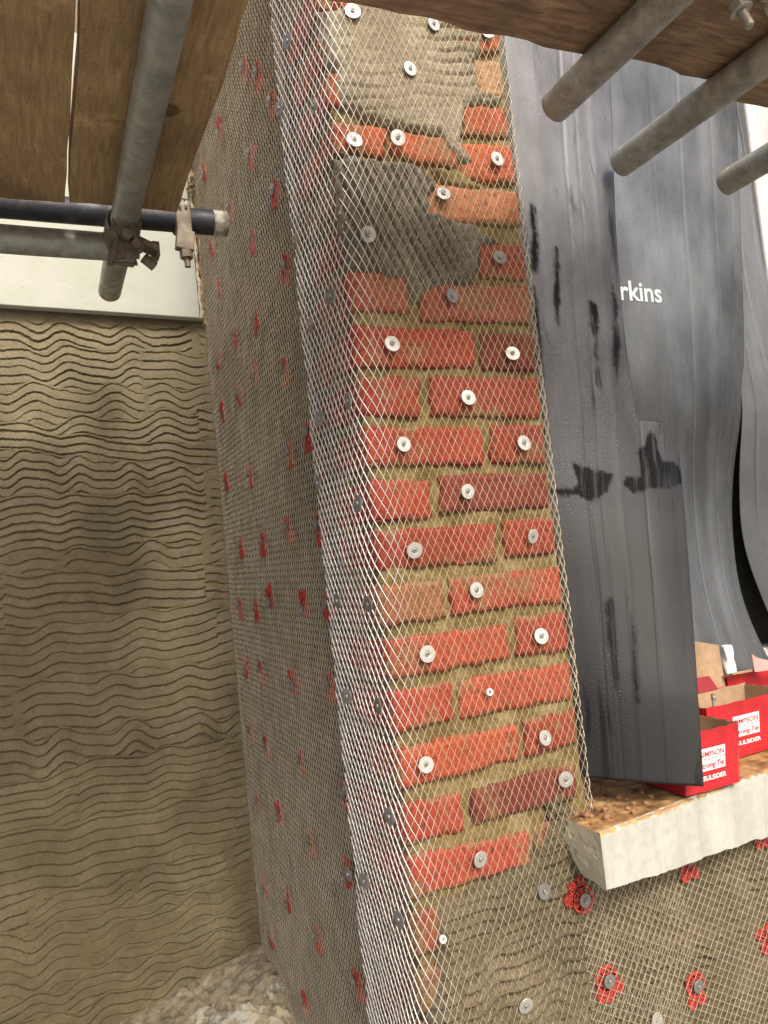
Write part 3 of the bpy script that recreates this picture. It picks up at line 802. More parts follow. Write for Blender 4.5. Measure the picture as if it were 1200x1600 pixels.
# sheet C: below the sill, laid askew, its cut edge lapping over sheet A
ed_c = [at(x, y, 1, -.013) for x, y in [(900, 1345), (915, 1400), (903, 1450), (912, 1520), (918, 1600), (925, 1700)]]
ez = [p[2] for p in ed_c][::-1]; ex = [p[0] for p in ed_c][::-1]
def mapC(s, t, fi):
    off = .0120+.0012*fbm(s*7, t*7, 18, 3)+.0008*fi
    return np.stack([s, -off, t], -1), np.stack([0*s, 0*s-1, 0*s], -1)
def regC(s, t): return s > np.interp(t, ez, ex)+.004*vnoise(t*300, t*0, 3)
LC = lath_lines(.70, 1.5, -1.0, -.455, (-31, 54), (.0118, .0112), mapC, regC, .0060, 3)
V, F = ribbon_set(LC, .00019, .0004)
lc = empty('metal_lath', (1.1, -.0135, -.75)); tag(lc, 'skewed square set wire mesh under the white sill, lapping over the pier mesh', 'mesh')
under(np_mesh('netting', V, F, M['wire'], None, False), lc)
# the pier mesh runs on beneath it below the bricks
def mapD(s, t, fi):
    off = .0080+.001*fbm(s*7, t*7, 28, 3)+.0005*fi
    return np.stack([s, -off, t], -1), np.stack([0*s, 0*s-1, 0*s], -1)
LD = lath_lines(X1-.012, .93, -1.0, -.525, (90-ANG, 90+ANG), (PIT, PIT), mapD, lambda s, t: s < .90+.01*vnoise(t*40, t*0, 3)+.12*(t+.75), .006, 4)
V, F = ribbon_set(LD, .00019, .0004)
under(np_mesh('side_netting', V, F, M['wire'], None, False), lathA)

# ------------------------------------------------------------------ washers, screws, red spacers
def make_washer(mat, r=.0122):
    root = empty('fixing_washer')
    d = MB()
    d.lathe((0, 0, 0), (0, -1, 0), [(r*.99, -.0004), (r, .0002), (r*.96, .0008), (r*.45, .0010), (r*.36, .0005), (r*.25, .0003)], 32)
    d.build('disc', mat, root, False)
    s = MB()
    s.lathe((0, -.0004, 0), (0, -1, 0), [(r*.27, -.0002), (r*.28, .0008), (r*.25, .0020), (r*.18, .0025), (r*.12, .0025), (r*.10, .0014)], 20)
    s.build('screw_head', M['screw'], root, True)
    s = MB()
    s.lathe((0, -.0004, 0), (0, -1, 0), [(r*.09, .0010), (r*.09, .00175)], 6)
    s.build('drive_recess', M['dark'], root)
    return root
def copy_tree(o, parent=None):
    c = o.copy(); COL.objects.link(c)
    if parent is not None: c.parent = parent
    for ch in o.children: copy_tree(ch, c)
    return c
def place(root, loc, normal, spin=0, tilt=(0, 0), scale=1):
    n = Vector(normal)
    q = Vector((0, -1, 0)).rotation_difference(n)
    root.rotation_mode = 'QUATERNION'
    tl = Matrix.Rotation(R(tilt[0]), 4, 'X') @ Matrix.Rotation(R(tilt[1]), 4, 'Z')
    root.rotation_quaternion = q @ tl.to_quaternion() @ Matrix.Rotation(R(spin), 4, 'Y').to_quaternion()
    root.location = Vector(loc); root.scale = (scale,)*3
used = {}
def inst(proto_key, makef):
    if proto_key not in used: used[proto_key] = makef(); return used[proto_key]
    return copy_tree(used[proto_key])
FRW = [  # px, py, dark?, label
 (551, 17, 0, 'bright washer at the top left of the upper mortar patch, above the orange brick edge'),
 (678, 37, 0, 'bright washer in the middle of the top row, just under the right scaffold boards'),
 (763, 48, 0, 'bright washer at the top right of the pier, against the scaffold board edge'),
 (641, 107, 0, 'bright washer alone in the centre of the upper grey mortar patch'),
 (554, 218, 0, 'bright washer on the broken orange brick between the grey patches, left of two'),
 (622, 215, 0, 'bright washer on the broken orange brick between the grey patches, right of two'),
 (777, 248, 0, 'pale washer on the orange brick at the right edge, beside the mortar tail'),
 (693, 302, 1, 'dull washer on the long orange brown brick right of the lower grey patch'),
 (575, 366, 1, 'dull grey washer in the ridged lower mortar patch'),
 (781, 402, 1, 'dull washer on the dark red half brick below the orange brown brick, right edge'),
 (707, 462, 1, 'dull washer on the long pink brick just below the lower grey patch'),
 (613, 537, 0, 'bright washer on the long red brick in the first full course, left'),
 (801, 552, 0, 'bright washer on the dark half brick in the first full course, right'),
 (732, 621, 0, 'bright washer on the long brick in the second full course'),
 (631, 694, 0, 'bright washer on the long brick of the third full course, left'),
 (819, 692, 0, 'bright washer on the half brick of the third full course, right'),
 (731, 768, 0, 'bright washer on the dark long brick of the fourth full course'),
 (833, 838, 0, 'bright washer on the half brick of the fifth full course, at the right edge'),
 (648, 860, 0, 'bright washer on the long brick of the fifth full course, left'),
 (745, 922, 0, 'bright washer on the long brick of the sixth full course'),
 (846, 994, 0, 'bright washer on the half brick of the seventh full course, right'),
 (668, 1022, 0, 'pale washer on the orange red long brick of the seventh full course, left'),
 (852, 1153, 2, 'grey washer on the red half brick above the sill, right edge'),
 (666, 1195, 0, 'pale washer on the brightest orange brick, low on the left'),
 (884, 1218, 2, 'grey washer just above the left end of the white sill'),
 (751, 1343, 2, 'pale washer on the lowest clear long brick above the sandy render'),
 (851, 1393, 1, 'dull grey washer on the sandy render left of the sill end'),
 (822, 1572, 2, 'grey washer on the sandy render at the bottom, left of the red spacers'),
 (1027, 1594, 2, 'grey washer at the bottom edge between the two red spacers'),
]
M['washer_mid'] = m_galv('grey_zinc_washer', (.56, .54, .50), (.42, .40, .37), .55, .42, (.35, .28, .18), .35)
rw = random.Random(9)
WM = {0: 'washer', 1: 'washer_dark', 2: 'washer_mid'}
for px, py, k, lab in FRW:
    w = inst('w%d' % k, lambda: make_washer(M[WM[k]]))
    p = at(px, py, 1, -.0100)
    place(w, p, (0, -1, 0), rw.uniform(0, 360), (rw.uniform(-13, 13), rw.uniform(-13, 13)), rw.uniform(.93, 1.03))
    tag(w, lab, 'washer', 'washers screwed through the mesh on the front')
# bare screws
for px, py, lab in [(763, 1081, 'bare screw plug without washer on the bright brick of the eighth full course'), (690, 1466, 'bare screw plug without washer on the sandy render near the pier corner')]:
    s = empty('screw_plug', at(px, py, 1, -.006)); tag(s, lab, 'screw', 'bare screws on the front')
    MB().lathe((0, 0, 0), (0, -1, 0), [(.0052, 0), (.0056, .004), (.0050, .0062), (.0034, .0062), (.0030, .003)], 18).build('sleeve', M['label_white'], s, True)
    MB().lathe((0, 0, 0), (0, -1, 0), [(.0026, .003), (.0026, .0038)], 8).build('screw_head', M['clamp'], s)
# corner washers, on the bright wrapped mesh
CW = [(449, 64), (436, 169), (490, 167), (460, 379), (516, 463), (485, 508), (544, 627), (499, 654), (496, 755), (559, 787), (527, 939), (575, 944), (542, 1088), (591, 1103), (538, 1232), (608, 1276), (544, 1366), (569, 1377), (623, 1437)]
ords = ['topmost', 'second from the top', 'third from the top', 'fourth from the top', 'fifth from the top', 'sixth from the top', 'seventh from the top', 'eighth from the top',
        'ninth from the top', 'tenth from the top', 'eleventh from the top', 'twelfth from the top', 'thirteenth from the top', 'fourteenth from the top', 'fifteenth from the top', 'sixteenth from the top', 'seventeenth from the top', 'eighteenth from the top', 'second lowest', 'lowest']
place_c = []
for px, py in CW:
    p = at(px, py, 0, X0-.024)
    y = min(max(p[1], .012), .20)
    place_c.append((px, py, p, y))
inner = sorted([c for c in place_c if c[3] < .085], key=lambda c: c[1]); outer = sorted([c for c in place_c if c[3] >= .085], key=lambda c: c[1])
for grp, nm in ((inner, 'brick side'), (outer, 'rendered side')):
    for i, (px, py, p, y) in enumerate(grp):
        w = inst('wc', lambda: make_washer(M['washer_dark']))
        place(w, p, (-1, -.12, 0), rw.uniform(0, 360), (rw.uniform(-8, 8), rw.uniform(-12, 12)), 1.0)
        tag(w, 'dark washer, %s of the bright corner mesh, %s' % (nm, ords[i]), 'washer', 'dark washers down the corner')

def make_spacer(variant):
    """open work red plastic spacer: a spoked ring with lattice petals, washer and screw in its middle"""
    root = empty('mesh_spacer')
    b = MB(); th = .0042
    def bar(p, q, w=.0022):
        p = Vector((p[0], 0, p[1])); q = Vector((q[0], 0, q[1])); d = q-p; L = d.length
        ang = math.atan2(d.z, d.x)
        b.box(tuple((p+q)/2), (L+w, th, w), Matrix.Rotation(-ang, 3, 'Y'))
    b.band((0, 0, 0), (0, 1, 0), .0170, .0200, th, 0, 360, (1, 0, 0), 32)
    b.band((0, .0002, 0), (0, 1, 0), .0075, .0100, th*.8, 0, 360, (1, 0, 0), 20)
    for i in range(9):
        a = 2*math.pi*i/9; bar((.009*math.cos(a), .009*math.sin(a)), (.018*math.cos(a), .018*math.sin(a)), .0018)
    pet = {0: (250, 292), 1: (262, 318), 2: (240, 275, 320)}[variant]
    for a in pet:
        a = R(a); e = np.array([math.cos(a), math.sin(a)]); f = np.array([-e[1], e[0]])
        c0 = e*.0185; L = .020 if variant != 2 else .015; W = .0085
        q = [c0-f*W*.8, c0+f*W*.8, c0+e*L*.65+f*W, c0+e*L, c0+e*L*.65-f*W]
        for i in range(5): bar(q[i], q[(i+1) % 5])
        bar(q[0], q[2], .0017); bar(q[1], q[4], .0017); bar(q[4], q[2], .0017); bar((q[0]+q[1])/2, q[3], .0017)
    b.build('lattice_plate', M['red_plastic'], root)
    w = make_washer(M['washer_dark'], .0105)
    for ch in list(w.children):
        ch.parent = root; ch.location = (0, -.0075, 0)
    bpy.data.objects.remove(w)
    return root
SPF = [(910, 1405, 150, 2, 'red plastic spacer under the left end of the white sill'),
       (948, 1530, 0, 2, 'red plastic spacer left of the pair at the bottom right, four sided lattice'),
       (1086, 1538, 0, 0, 'red plastic spacer right of the pair at the bottom right, two hanging petals'),
       (1073, 1340, 0, 0, 'red plastic spacer half hidden under the middle of the white sill'),
       (1192, 1292, 10, 0, 'red plastic spacer half hidden under the right part of the sill, at the frame edge'),
       (1207, 1458, 90, 1, 'red plastic spacer cut off by the right edge of the photo')]
for px, py, sp, v, lab in SPF:
    s = inst('s%d' % v, lambda: make_spacer(v))
    place(s, at(px, py, 1, -.0095), (0, -1, 0), sp, (rw.uniform(-4, 4), rw.uniform(-4, 4)))
    tag(s, lab, 'spacer', 'red spacers below the sill')
SPL = [(381, 103), (402, 113), (424, 158), (343, 208), (391, 240), (319, 272), (429, 296), (358, 324), (393, 371), (329, 388), (446, 414), (342, 461), (398, 495), (366, 521), (341, 566), (398, 588), (443, 576), (372, 614), (347, 648), (390, 740), (354, 759), (452, 704), (481, 675), (377, 849), (410, 845), (449, 822), (497, 819), (374, 944), (399, 948), (423, 939), (475, 952), (511, 942), (384, 1049), (406, 1044), (460, 1070), (514, 1066), (390, 1139), (415, 1163), (469, 1187), (538, 1238), (402, 1251), (436, 1277), (484, 1311), (542, 1371), (414, 1390), (450, 1412), (424, 1461), (496, 1461), (475, 1562), (556, 1532)]
pts = []
for px, py in SPL:
    p = at(px, py, 0, X0-.0115); pts.append((px, py, p))
cols = {'back': [], 'middle': [], 'front': []}
for a in pts: cols['back' if a[2][1] > .62 else ('middle' if a[2][1] > .33 else 'front')].append(a)
txt = {'back': 'nearest the ribbed back wall', 'middle': 'along the middle of the return', 'front': 'nearest the bright corner mesh'}
for k, L in cols.items():
    L.sort(key=lambda a: a[1])
    for i, (px, py, p) in enumerate(L):
        v = rw.choice((0, 0, 1, 2))
        s = inst('s%d' % v, lambda: make_spacer(v))
        place(s, (X0-.0098, p[1], p[2]), (-1, 0, 0), rw.choice((0, 0, rw.uniform(-40, 40), 180)), (rw.uniform(-4, 4), rw.uniform(-5, 5)), .95)
        o_ = 'lowest' if i == len(L)-1 else ords[i]
        tag(s, 'red plastic spacer, %s of those %s' % (o_, txt[k]), 'spacer', 'red spacers on the left return')

# ------------------------------------------------------------------ scaffold
def tube_obj(name, a, b_, mat, label, group='scaffold tubes', band=None, caps=True, sub=40):
    a = Vector(a); b_ = Vector(b_); mid = (a+b_)/2
    root = empty(name, b_); tag(root, label, 'scaffold tube', group)
    d = (b_-a); L = d.length; d.normalize(); x = d.orthogonal().normalized(); y = d.cross(x)
    r, ri = .02415, .0205; n = 40; V = []; F = []
    prof = [(r, i*L/sub) for i in range(sub+1)]+[(r-.0006, L+.0006), (ri+.0006, L+.0006), (ri, L), (ri, L-.12)]
    rnd = random.Random(len(label))
    for k, (rr_, hh_) in enumerate(prof):
        for i in range(n):
            t = 2*math.pi*i/n
            q = rr_*(1+(.008*math.sin(3*t+k*.5)*math.sin(k*.9) if k <= sub else 0))
            V.append(a+d*hh_+x*math.cos(t)*q+y*math.sin(t)*q-b_)
    for k in range(len(prof)-1):
        for i in range(n): F.append((k*n+i, k*n+(i+1) % n, (k+1)*n+(i+1) % n, (k+1)*n+i))
    MB().add(V, F).build('tube', mat, root, True)
    if band:
        MB().tube(-d*band, d*.0012, r+.0007, 36, inner=r-.003).build('painted_band', M['band'], root, True)
    return root
ZP = .643
tube_obj('scaffold_tube', (.171, -1.15, ZP), (.174, .739, ZP), M['pole_dark'], 'long grey scaffold tube running overhead under the left boards towards the wall')
tube_obj('scaffold_tube', (.744, -.75, ZP+.004), (.746, -.118, ZP), M['pole_tan'], 'cement stained scaffold tube nearest the brick pier, pointing at the black sheet')
tube_obj('scaffold_tube', (.988, -.85, ZP+.004), (.973, -.004, ZP), M['pole_tan'], 'thick stained scaffold tube in the middle of the three on the right')
tube_obj('scaffold_tube', (1.25, -.7, ZP), (1.241, .009, ZP), M['pole_tan'], 'shortest pale scaffold tube at the right edge of the photo')
tube_obj('scaffold_tube', (-.75, .478, .699), (.380, .473, .695), M['pole_navy'], 'dark navy scaffold tube across the left with a cream painted end', band=.026)
tube_obj('scaffold_tube', (-.75, .392, .603), (.186, .388, .594), M['pole_dark'], 'brown grey scaffold tube across the left, ending at the clamp')

# clamp joining the tubes on the left
cl = empty('scaffold_clamp', (.174, .40, .61)); tag(cl, 'rusty scaffold clamp joining the long tube and the brown cross tube', 'clamp', 'scaffold clamps')
m = MB()
m.band((.172, .43, .643), (0, 1, 0), .0248, .0300, .046, 20, 340, (0, 0, 1), 30)
m.band((.172, .395, .643), (0, 1, 0), .0248, .0285, .02, 120, 330, (0, 0, 1), 24)
m.band((.168, .388, .594), (1, 0, 0), .0248, .0295, .050, -150, 150, (0, 0, 1), 30)
under(m.build('body', M['clamp'], None, False, .0012), cl)
m = MB(); m.box((.172, .362, .618), (.05, .010, .038), Matrix.Rotation(R(12), 3, 'Y')); m.box((.150, .358, .585), (.022, .012, .05), Matrix.Rotation(R(-20), 3, 'Y'))
under(m.build('flap', M['clamp'], None, False, .0015), cl)
m = MB(); m.box((.215, .42, .613), (.04, .035, .012), Matrix.Rotation(R(25), 3, 'Y')); m.box((.230, .43, .610), (.014, .03, .028))
under(m.build('hinge', M['clamp'], None, False, .0015), cl)
m = MB(); m.band((.163, .362, .655), (1, .2, 0), .012, .0165, .013, -60, 190, (0, -.3, 1), 18)
under(m.build('eye', M['clamp'], None, False, .0015), cl)
m = MB()
m.tube((.178, .350, .640), (.190, .345, .570), .0058, 12); m.tube((.186, .345, .588), (.188, .344, .574), .0115, 6)
under(m.build('bolt', M['clamp'], None), cl); m = MB(); m.tube((.150, .350, .575), (.142, .350, .553), .0085, 6); m.tube((.153, .35, .59), (.139, .35, .546), .0050, 10)
under(m.build('bolt', M['clamp'], None), cl); m = MB(); m.tube((.205, .41, .588), (.224, .41, .572), .0095, 6)
under(m.build('nut', M['clamp'], None), cl); m = MB(); m.tube((.172, .352, .600), (.172, .340, .600), .0100, 6)
under(m.build('nut', M['clamp'], None), cl)
m = MB(); m.box((.175, .425, .598), (.036, .034, .034), Matrix.Rotation(R(6), 3, 'Y')); under(m.build('saddle', M['clamp'], None, False, .003), cl)

c2 = empty('scaffold_clamp', (.290, .50, .68)); tag(c2, 'small dark clamp hanging from the navy tube near its painted end', 'clamp', 'scaffold clamps')
m = MB(); m.band((.292, .473, .695), (1, 0, 0), .0248, .0295, .030, 40, 320, (0, 0, 1), 28)
m.box((.292, .448, .682), (.028, .012, .058)); m.box((.291, .448, .642), (.034, .020, .038), Matrix.Rotation(R(8), 3, 'Y'))
under(m.build('body', M['clamp'], None, False, .002), c2)
m = MB(); m.tube((.291, .447, .632), (.292, .446, .590), .0058, 12); m.tube((.291, .447, .622), (.2915, .446, .607), .0125, 6)
under(m.build('bolt', M['clamp'], None), c2)
m = MB(); m.rod([(.286, .444, .700), (.284, .436, .714), (.290, .436, .724), (.298, .440, .720), (.297, .442, .704)], .0028, 8)
under(m.build('hook', M['clamp_zinc'], None, True), c2)

# clamp with a threaded bolt at the top right
bp = Vector(at(1160, 20, 2, .630))
c3 = empty('scaffold_clamp', bp); tag(c3, 'clamp with hanging threaded bolt and nut under the boards, top right corner', 'clamp', 'scaffold clamps')
ax = Vector((.25, -.2, -1)).normalized()
m = MB(); ctr = bp+Vector((.02, -.02, .022))
m.band(ctr, (.45, .9, .1), .016, .0215, .015, 20, 200, (-1, .3, .3), 22)
m.band(ctr+Vector((.05, 0, 0)), (0, 1, 0), .0255, .031, .04, 60, 300, (1, 0, 0), 24)
m.box(ctr+Vector((.03, .0, .0)), (.045, .03, .012))
under(m.build('strap', M['clamp_zinc'], None, False, .001), c3)
prof = []
L = .040
for i in range(29):
    h_ = -.02+i*L/28; prof.append((.0066 if i % 2 else .0056, h_))
m = MB().lathe(bp, ax, [(.004, -.022)]+prof+[(.004, L-.018)], 18); under(m.build('threaded_bolt', M['clamp_zinc'], None, True), c3)
m = MB().tube(bp-ax*.016, bp-ax*.004, .0125, 6); m.tube(bp-ax*.004, bp-ax*.002, .0145, 20); under(m.build('nut', M['clamp_zinc'], None, False, .001), c3)

# boards
def board(x0, x1, y0, y1, z0, th, mat, label, seed, wear=.002, xe=None, group='scaffold boards', iron=False):
    """a plank running in y (or with a worn front edge), real thickness, slightly wavy"""
    nx, ny = 24, 60
    root = empty('scaffold_board', ((x0+x1)/2, (y0+y1)/2, z0)); tag(root, label, 'board', group)
    X, Y = np.meshgrid(np.linspace(x0, x1, nx), np.linspace(y0, y1, ny))
    ex_ = (X-x0)/(x1-x0); ey = (Y-y0)/(y1-y0)
    X = X+wear*vnoise(Y*14, Y*0+seed, seed)*(np.abs(ex_-.5)*2)**6
    Y = Y+wear*2.2*fbm(X*16, X*0+seed, seed+1, 3)*(np.abs(ey-.5)*2)**8
    Z = z0+.0009*fbm(X*30, Y*5, seed+2, 3)
    Vb = np.stack([X, Y, Z], -1).reshape(-1, 3); Vt = np.stack([X, Y, Z+th], -1).reshape(-1, 3)
    F = grid_faces(nx, ny); n = nx*ny
    fs = [tuple(f[::-1]) for f in F]+[tuple(f+n) for f in F]
    ring = [i for i in range(nx)]+[(j+1)*nx-1 for j in range(1, ny)]+[(ny-1)*nx+i for i in range(nx-2, -1, -1)]+[j*nx for j in range(ny-2, 0, -1)]
    for i in range(len(ring)):
        a_, b_ = ring[i], ring[(i+1) % len(ring)]; fs.append((a_, b_, b_+n, a_+n))
    o = MB().add(np.concatenate([Vb, Vt]), fs).build('plank', mat, None, False, .0015); under(o, root)
    return root
board(.0838, .269, -1.05, .388, .669, .038, M['board_l'], 'brown scaffold board over the left return, right of the bright gap', 3, .0025)
board(-.145, .0776, -1.05, .392, .669, .038, M['board_l'], 'brown scaffold board left of the bright gap, above the long tube', 7, .0015)
board(-.372, -.148, -1.05, .390, .669, .038, M['board_l'], 'brown scaffold board at the far left, mostly beyond the photo edge', 11, .0015)
board(.30, 1.012, -.43, -.203, .6685, .038, M['board_r'], 'worn brown scaffold board over the pier with a chipped front edge, top right', 17, .006)
board(1.016, 1.75, -.42, -.172, .6685, .038, M['board_r'], 'short end of a second brown board at the right edge, under the bright gap', 23, .004)

# ------------------------------------------------------------------ window and membranes
win = empty('window', (1.25, .3, .3)); tag(win, 'white framed window with dark panes, nearly hidden behind the hanging black sheets', 'window')
m = MB(); zt, zl = 1.30, -.425
m.box((.855, .32, (zt+zl)/2), (.09, .06, zt-zl)); m.box((1.745, .32, (zt+zl)/2), (.10, .06, zt-zl)); m.box((1.27, .321, zl+.045), (.84, .06, .15)); m.box((1.27, .321, zt-.04), (.84, .06, .08)); m.box((1.27, .322, .5), (.84, .05, .06))
under(m.build('frame', M['white_frame'], None, False, .006), win)
m = MB(); m.box((1.27, .335, .46), (.85, .006, 1.64)); under(m.build('pane', M['glass']), win)
rv = empty('window_jamb', (1.85, .2, .3)); tag(rv, 'pale right hand jamb of the window beyond the grey sheet, with a torn sandy edge', 'jamb')
m = MB(); m.box((1.90, .16, .35), (.16, .34, 1.9)); under(m.build('reveal', M['white_frame'], None, False, .004), rv)
n_ = 100; zz = np.linspace(-.4, 1.25, n_); V = []; F = []
for i in range(n_):
    w = .018+.012*float(fbm(np.array([zz[i]*14.]), np.array([1.]), 5, 3)[0])
    V += [(1.795-w, -.02, zz[i]), (1.80, -.03, zz[i]), (1.82, .05, zz[i]), (1.80-w, .05, zz[i])]
for i in range(n_-1):
    for k in range(4): F.append((i*4+k, i*4+(k+1) % 4, i*4+4+(k+1) % 4, i*4+4+k))
under(MB().add(V, F).build('torn_edge', M['sandy_edge']), rv)

def sheet(name, rows, mat, label, th=.0016, nu=120, nv=300, rel=None, seed=0, smoothv=True, wets=None, cuts=None, mids=None):
    """rows: list of (leftpx, lefty, Yleft, rightpx, righty, Yright, sag) from top to bottom; each point carried to its own real depth"""
    Lp = np.array([at(r[0], r[1], 1, r[2]) for r in rows]); Rp = np.array([at(r[3], r[4], 1, r[5]) for r in rows]); sag = np.array([r[6] for r in rows])
    tt = np.array([r[1]+r[4] for r in rows], float); tt = (tt-tt[0])/(tt[-1]-tt[0])
    v = np.linspace(0, 1, nv); v = np.unique(np.concatenate([v, tt])); nv = len(v)
    gv = np.linspace(0, 1, 801)
    kern = np.hanning(91); kern /= kern.sum()
    def ip(a, smooth):
        if not smooth: return np.interp(v, tt, a)
        g_ = np.interp(gv, tt, a)
        g_ = np.convolve(np.pad(g_, 45, mode='reflect', reflect_type='odd'), kern, 'valid')
        return np.interp(v, gv, g_)
    al = smoothv == 'all'
    Li = np.stack([ip(Lp[:, k], True) for k in range(3)], -1)
    Ri = np.stack([ip(Rp[:, k], al or k == 1) for k in range(3)], -1); sg = ip(sag, True)
    Li[:, 2] = np.interp(v, tt, Lp[:, 2])
    u = np.linspace(0, 1, nu)
    if mids:      # inner edge lines the sheet is cut back to: fractions of the width, per row
        m1 = ip(np.array([m[0] for m in mids]), True); m2 = ip(np.array([m[1] for m in mids]), True)
        k1, k2 = int(nu*.62), int(nu*.84)
        U = np.stack([np.concatenate([np.linspace(0, a_, k1, endpoint=False), np.linspace(a_, b_, k2-k1, endpoint=False), np.linspace(b_, 1, nu-k2)]) for a_, b_ in zip(m1, m2)])
    else: U = np.tile(u, (nv, 1))
    Pt = Li[:, None, :]*(1-U)[..., None]+Ri[:, None, :]*U[..., None]
    D = (4*U*(1-U))*sg[:, None]
    W_m = float(np.linalg.norm(Ri-Li, axis=1).mean()); xb = float(Li[:, 0].mean())
    Xs = xb+U*W_m; Zs = Pt[..., 2].copy()
    crease = .0012*fbm(Xs*14, Zs*.7, seed, 3)+.0003*vnoise(Xs*60, Zs*1.0, seed+2)+.0050*fbm(Xs*4, Zs*2.0, seed+3, 2)
    if rel is not None: crease = crease+rel(Xs, Zs)
    Pt[..., 1] += D-crease
    nrm = np.cross(np.gradient(Pt, axis=1), np.gradient(Pt, axis=0)); nrm /= np.linalg.norm(nrm, axis=-1, keepdims=True)+1e-9
    if nrm[..., 1].mean() < 0: nrm = -nrm          # pointing away from the viewer
    Bk = Pt+nrm*th
    n = nu*nv; V = np.concatenate([Pt.reshape(-1, 3), Bk.reshape(-1, 3)])
    keep = np.ones((nv-1, nu-1), bool)
    if cuts:
        vm = (v[1:]+v[:-1])/2
        for c0, vcut in cuts: keep[vm < tt[vcut], c0:] = False
    F = grid_faces(nu, nv, keep); fs = [F, F[:, ::-1]+n]
    E_ = np.concatenate([F[:, [0, 1]], F[:, [1, 2]], F[:, [2, 3]], F[:, [3, 0]]]).astype(np.int64)
    key = np.minimum(E_[:, 0], E_[:, 1])*(2*n)+np.maximum(E_[:, 0], E_[:, 1])
    _, inv, cnt = np.unique(key, return_inverse=True, return_counts=True)
    be = E_[cnt[inv] == 1]
    fs.append(np.stack([be[:, 0], be[:, 0]+n, be[:, 1]+n, be[:, 1]], 1))
    wt = np.zeros((nv, nu))
    if wets:
        q = Pt-CAM; dz = q@fw; pxs = 600+FPX*(q@rt2)/dz; pys = 800-FPX*(q@up2)/dz
        nz = 5*fbm(pxs*.06, pys*.03, seed+9, 3)+2.5*fbm(pxs*.25, pys*.25, seed+4, 2)
        for soft, pl_ in wets: wt = np.maximum(wt, sstep(-soft, soft, poly_sd(pxs, pys, pl_)+nz))
    T_ = np.tile(wt.reshape(-1, 1), (2, 3)); T_ = np.concatenate([T_, np.ones((len(T_), 1))], 1)
    o = np_mesh(name, V, np.concatenate(fs), mat, None, True, T_)
    cl_ = np.stack([Xs, 0*Xs, Zs], -1).reshape(-1, 3); cl_ = np.concatenate([cl_, cl_])
    a_ = o.data.attributes.new('cloth', 'FLOAT_VECTOR', 'POINT'); a_.data.foreach_set('vector', cl_.astype(np.float32).ravel())
    return o, Pt, nrm
def fold(xc, w, d, sl=0.0):
    return lambda X, Z: -d*np.exp(-((X-xc-sl*Z)/w)**2)
fa = [fold(.845, .0025, .0014, .02), fold(.905, .006, -.001, .01), fold(.868, .0018, .0010, .02), fold(.955, .002, .0012, .012)]
# px: left edge, then the three lines the right edge is cut back to
RA = [(-90, 768, 932, 976, 1006, .045, .030), (60, 786, 945, 988, 1018, .045, .028), (230, 799, 951, 998, 1026, .045, .022), (358, 813, 953, 1006, 1034, .045, .016), (512, 828, 966, 1018, 1044, .045, .006),
      (605, 842, 979, 1026, 1052, .045, -.002), (656, 848, 990, 1033, 1057, .045, -.005), (702, 851, 995, 1033, 1060, .045, -.009), (795, 859, 1003, 1042, 1068, .040, -.020), (920, 877, 1014, 1054, 1078, .030, -.045),
      (1008, 884, 1022, 1062, 1085, .022, -.062), (1083, 891, 1029, 1069, 1091, .016, -.078), (1221, 907, 1038, 1080, 1100, .010, -.092)]
SG = [-.006, -.008, -.010, -.012, -.012, -.010, -.010, -.010, -.010, -.012, -.012, -.012, -.010]
rowsA = [(l, y-(8 if y > 1200 else 3), yl, r3, y+(8 if y > 1200 else 4), yr, sg_) for (y, l, r1, r2, r3, yl, yr), sg_ in zip(RA, SG)]
midsA = [((r1-l)/(r3-l), (r2-l)/(r3-l)) for (y, l, r1, r2, r3, yl, yr) in RA]
WA = [(2, [(860, 762), (862, 772), (905, 776), (925, 780), (950, 770), (958, 741), (940, 736), (925, 735), (905, 728), (893, 722), (900, 740), (904, 756), (885, 764)]),
      (2, [(975, 758), (980, 747), (1000, 745), (998, 706), (1010, 697), (1012, 680), (1022, 677), (1027, 695), (1035, 722), (1050, 722), (1066, 733), (1067, 757), (1040, 766), (990, 769)]),
      (4, [(828, 318), (836, 322), (840, 380), (838, 425), (832, 425)]), (3, [(831, 440), (843, 470), (851, 600), (838, 560)]),
      (3, [(920, 470), (932, 480), (938, 570), (941, 612), (931, 590)]), (4, [(955, 440), (965, 480), (968, 560), (964, 600), (958, 560)]),
      (5, [(946, 940), (956, 935), (962, 1000), (962, 1075), (953, 1010)]), (5, [(986, 960), (994, 990), (1000, 1100), (994, 1100), (988, 1040)]),
      (3, [(866, 385), (871, 385), (876, 450), (872, 520), (868, 480)])]
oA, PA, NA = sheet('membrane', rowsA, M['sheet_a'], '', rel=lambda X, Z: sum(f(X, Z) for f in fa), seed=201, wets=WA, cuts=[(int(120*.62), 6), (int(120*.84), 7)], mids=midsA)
oA.name = 'hanging_membrane'
tag(oA, 'black wet membrane strip hanging beside the brick pier, cut in steps on its right edge', 'membrane', 'black membranes over the window')
fb = [fold(1.345, .0022, .0022, 0), fold(1.44, .0020, .0020, 0), fold(1.40, .02, .004, 0), fold(1.50, .0020, .0018, 0), fold(1.27, .002, .0014, 0)]
rowsB = [(890, -120, .22, 1148, -60, .24, -.01), (900, 100, .22, 1153, 200, .245, -.015), (915, 300, .225, 1158, 380, .25, -.015), (930, 480, .235, 1162, 520, .26, -.02), (945, 620, .25, 1159, 640, .27, -.025), (955, 720, .26, 1145, 730, .275, -.025),
         (962, 800, .265, 1142, 800, .275, -.03), (975, 880, .26, 1147, 875, .27, -.03), (985, 940, .245, 1157, 931, .255, -.03), (1000, 1000, .22, 1177, 984, .235, -.025), (1020, 1060, .20, 1200, 1030, .215, -.01), (1040, 1130, .19, 1225, 1075, .195, 0)]
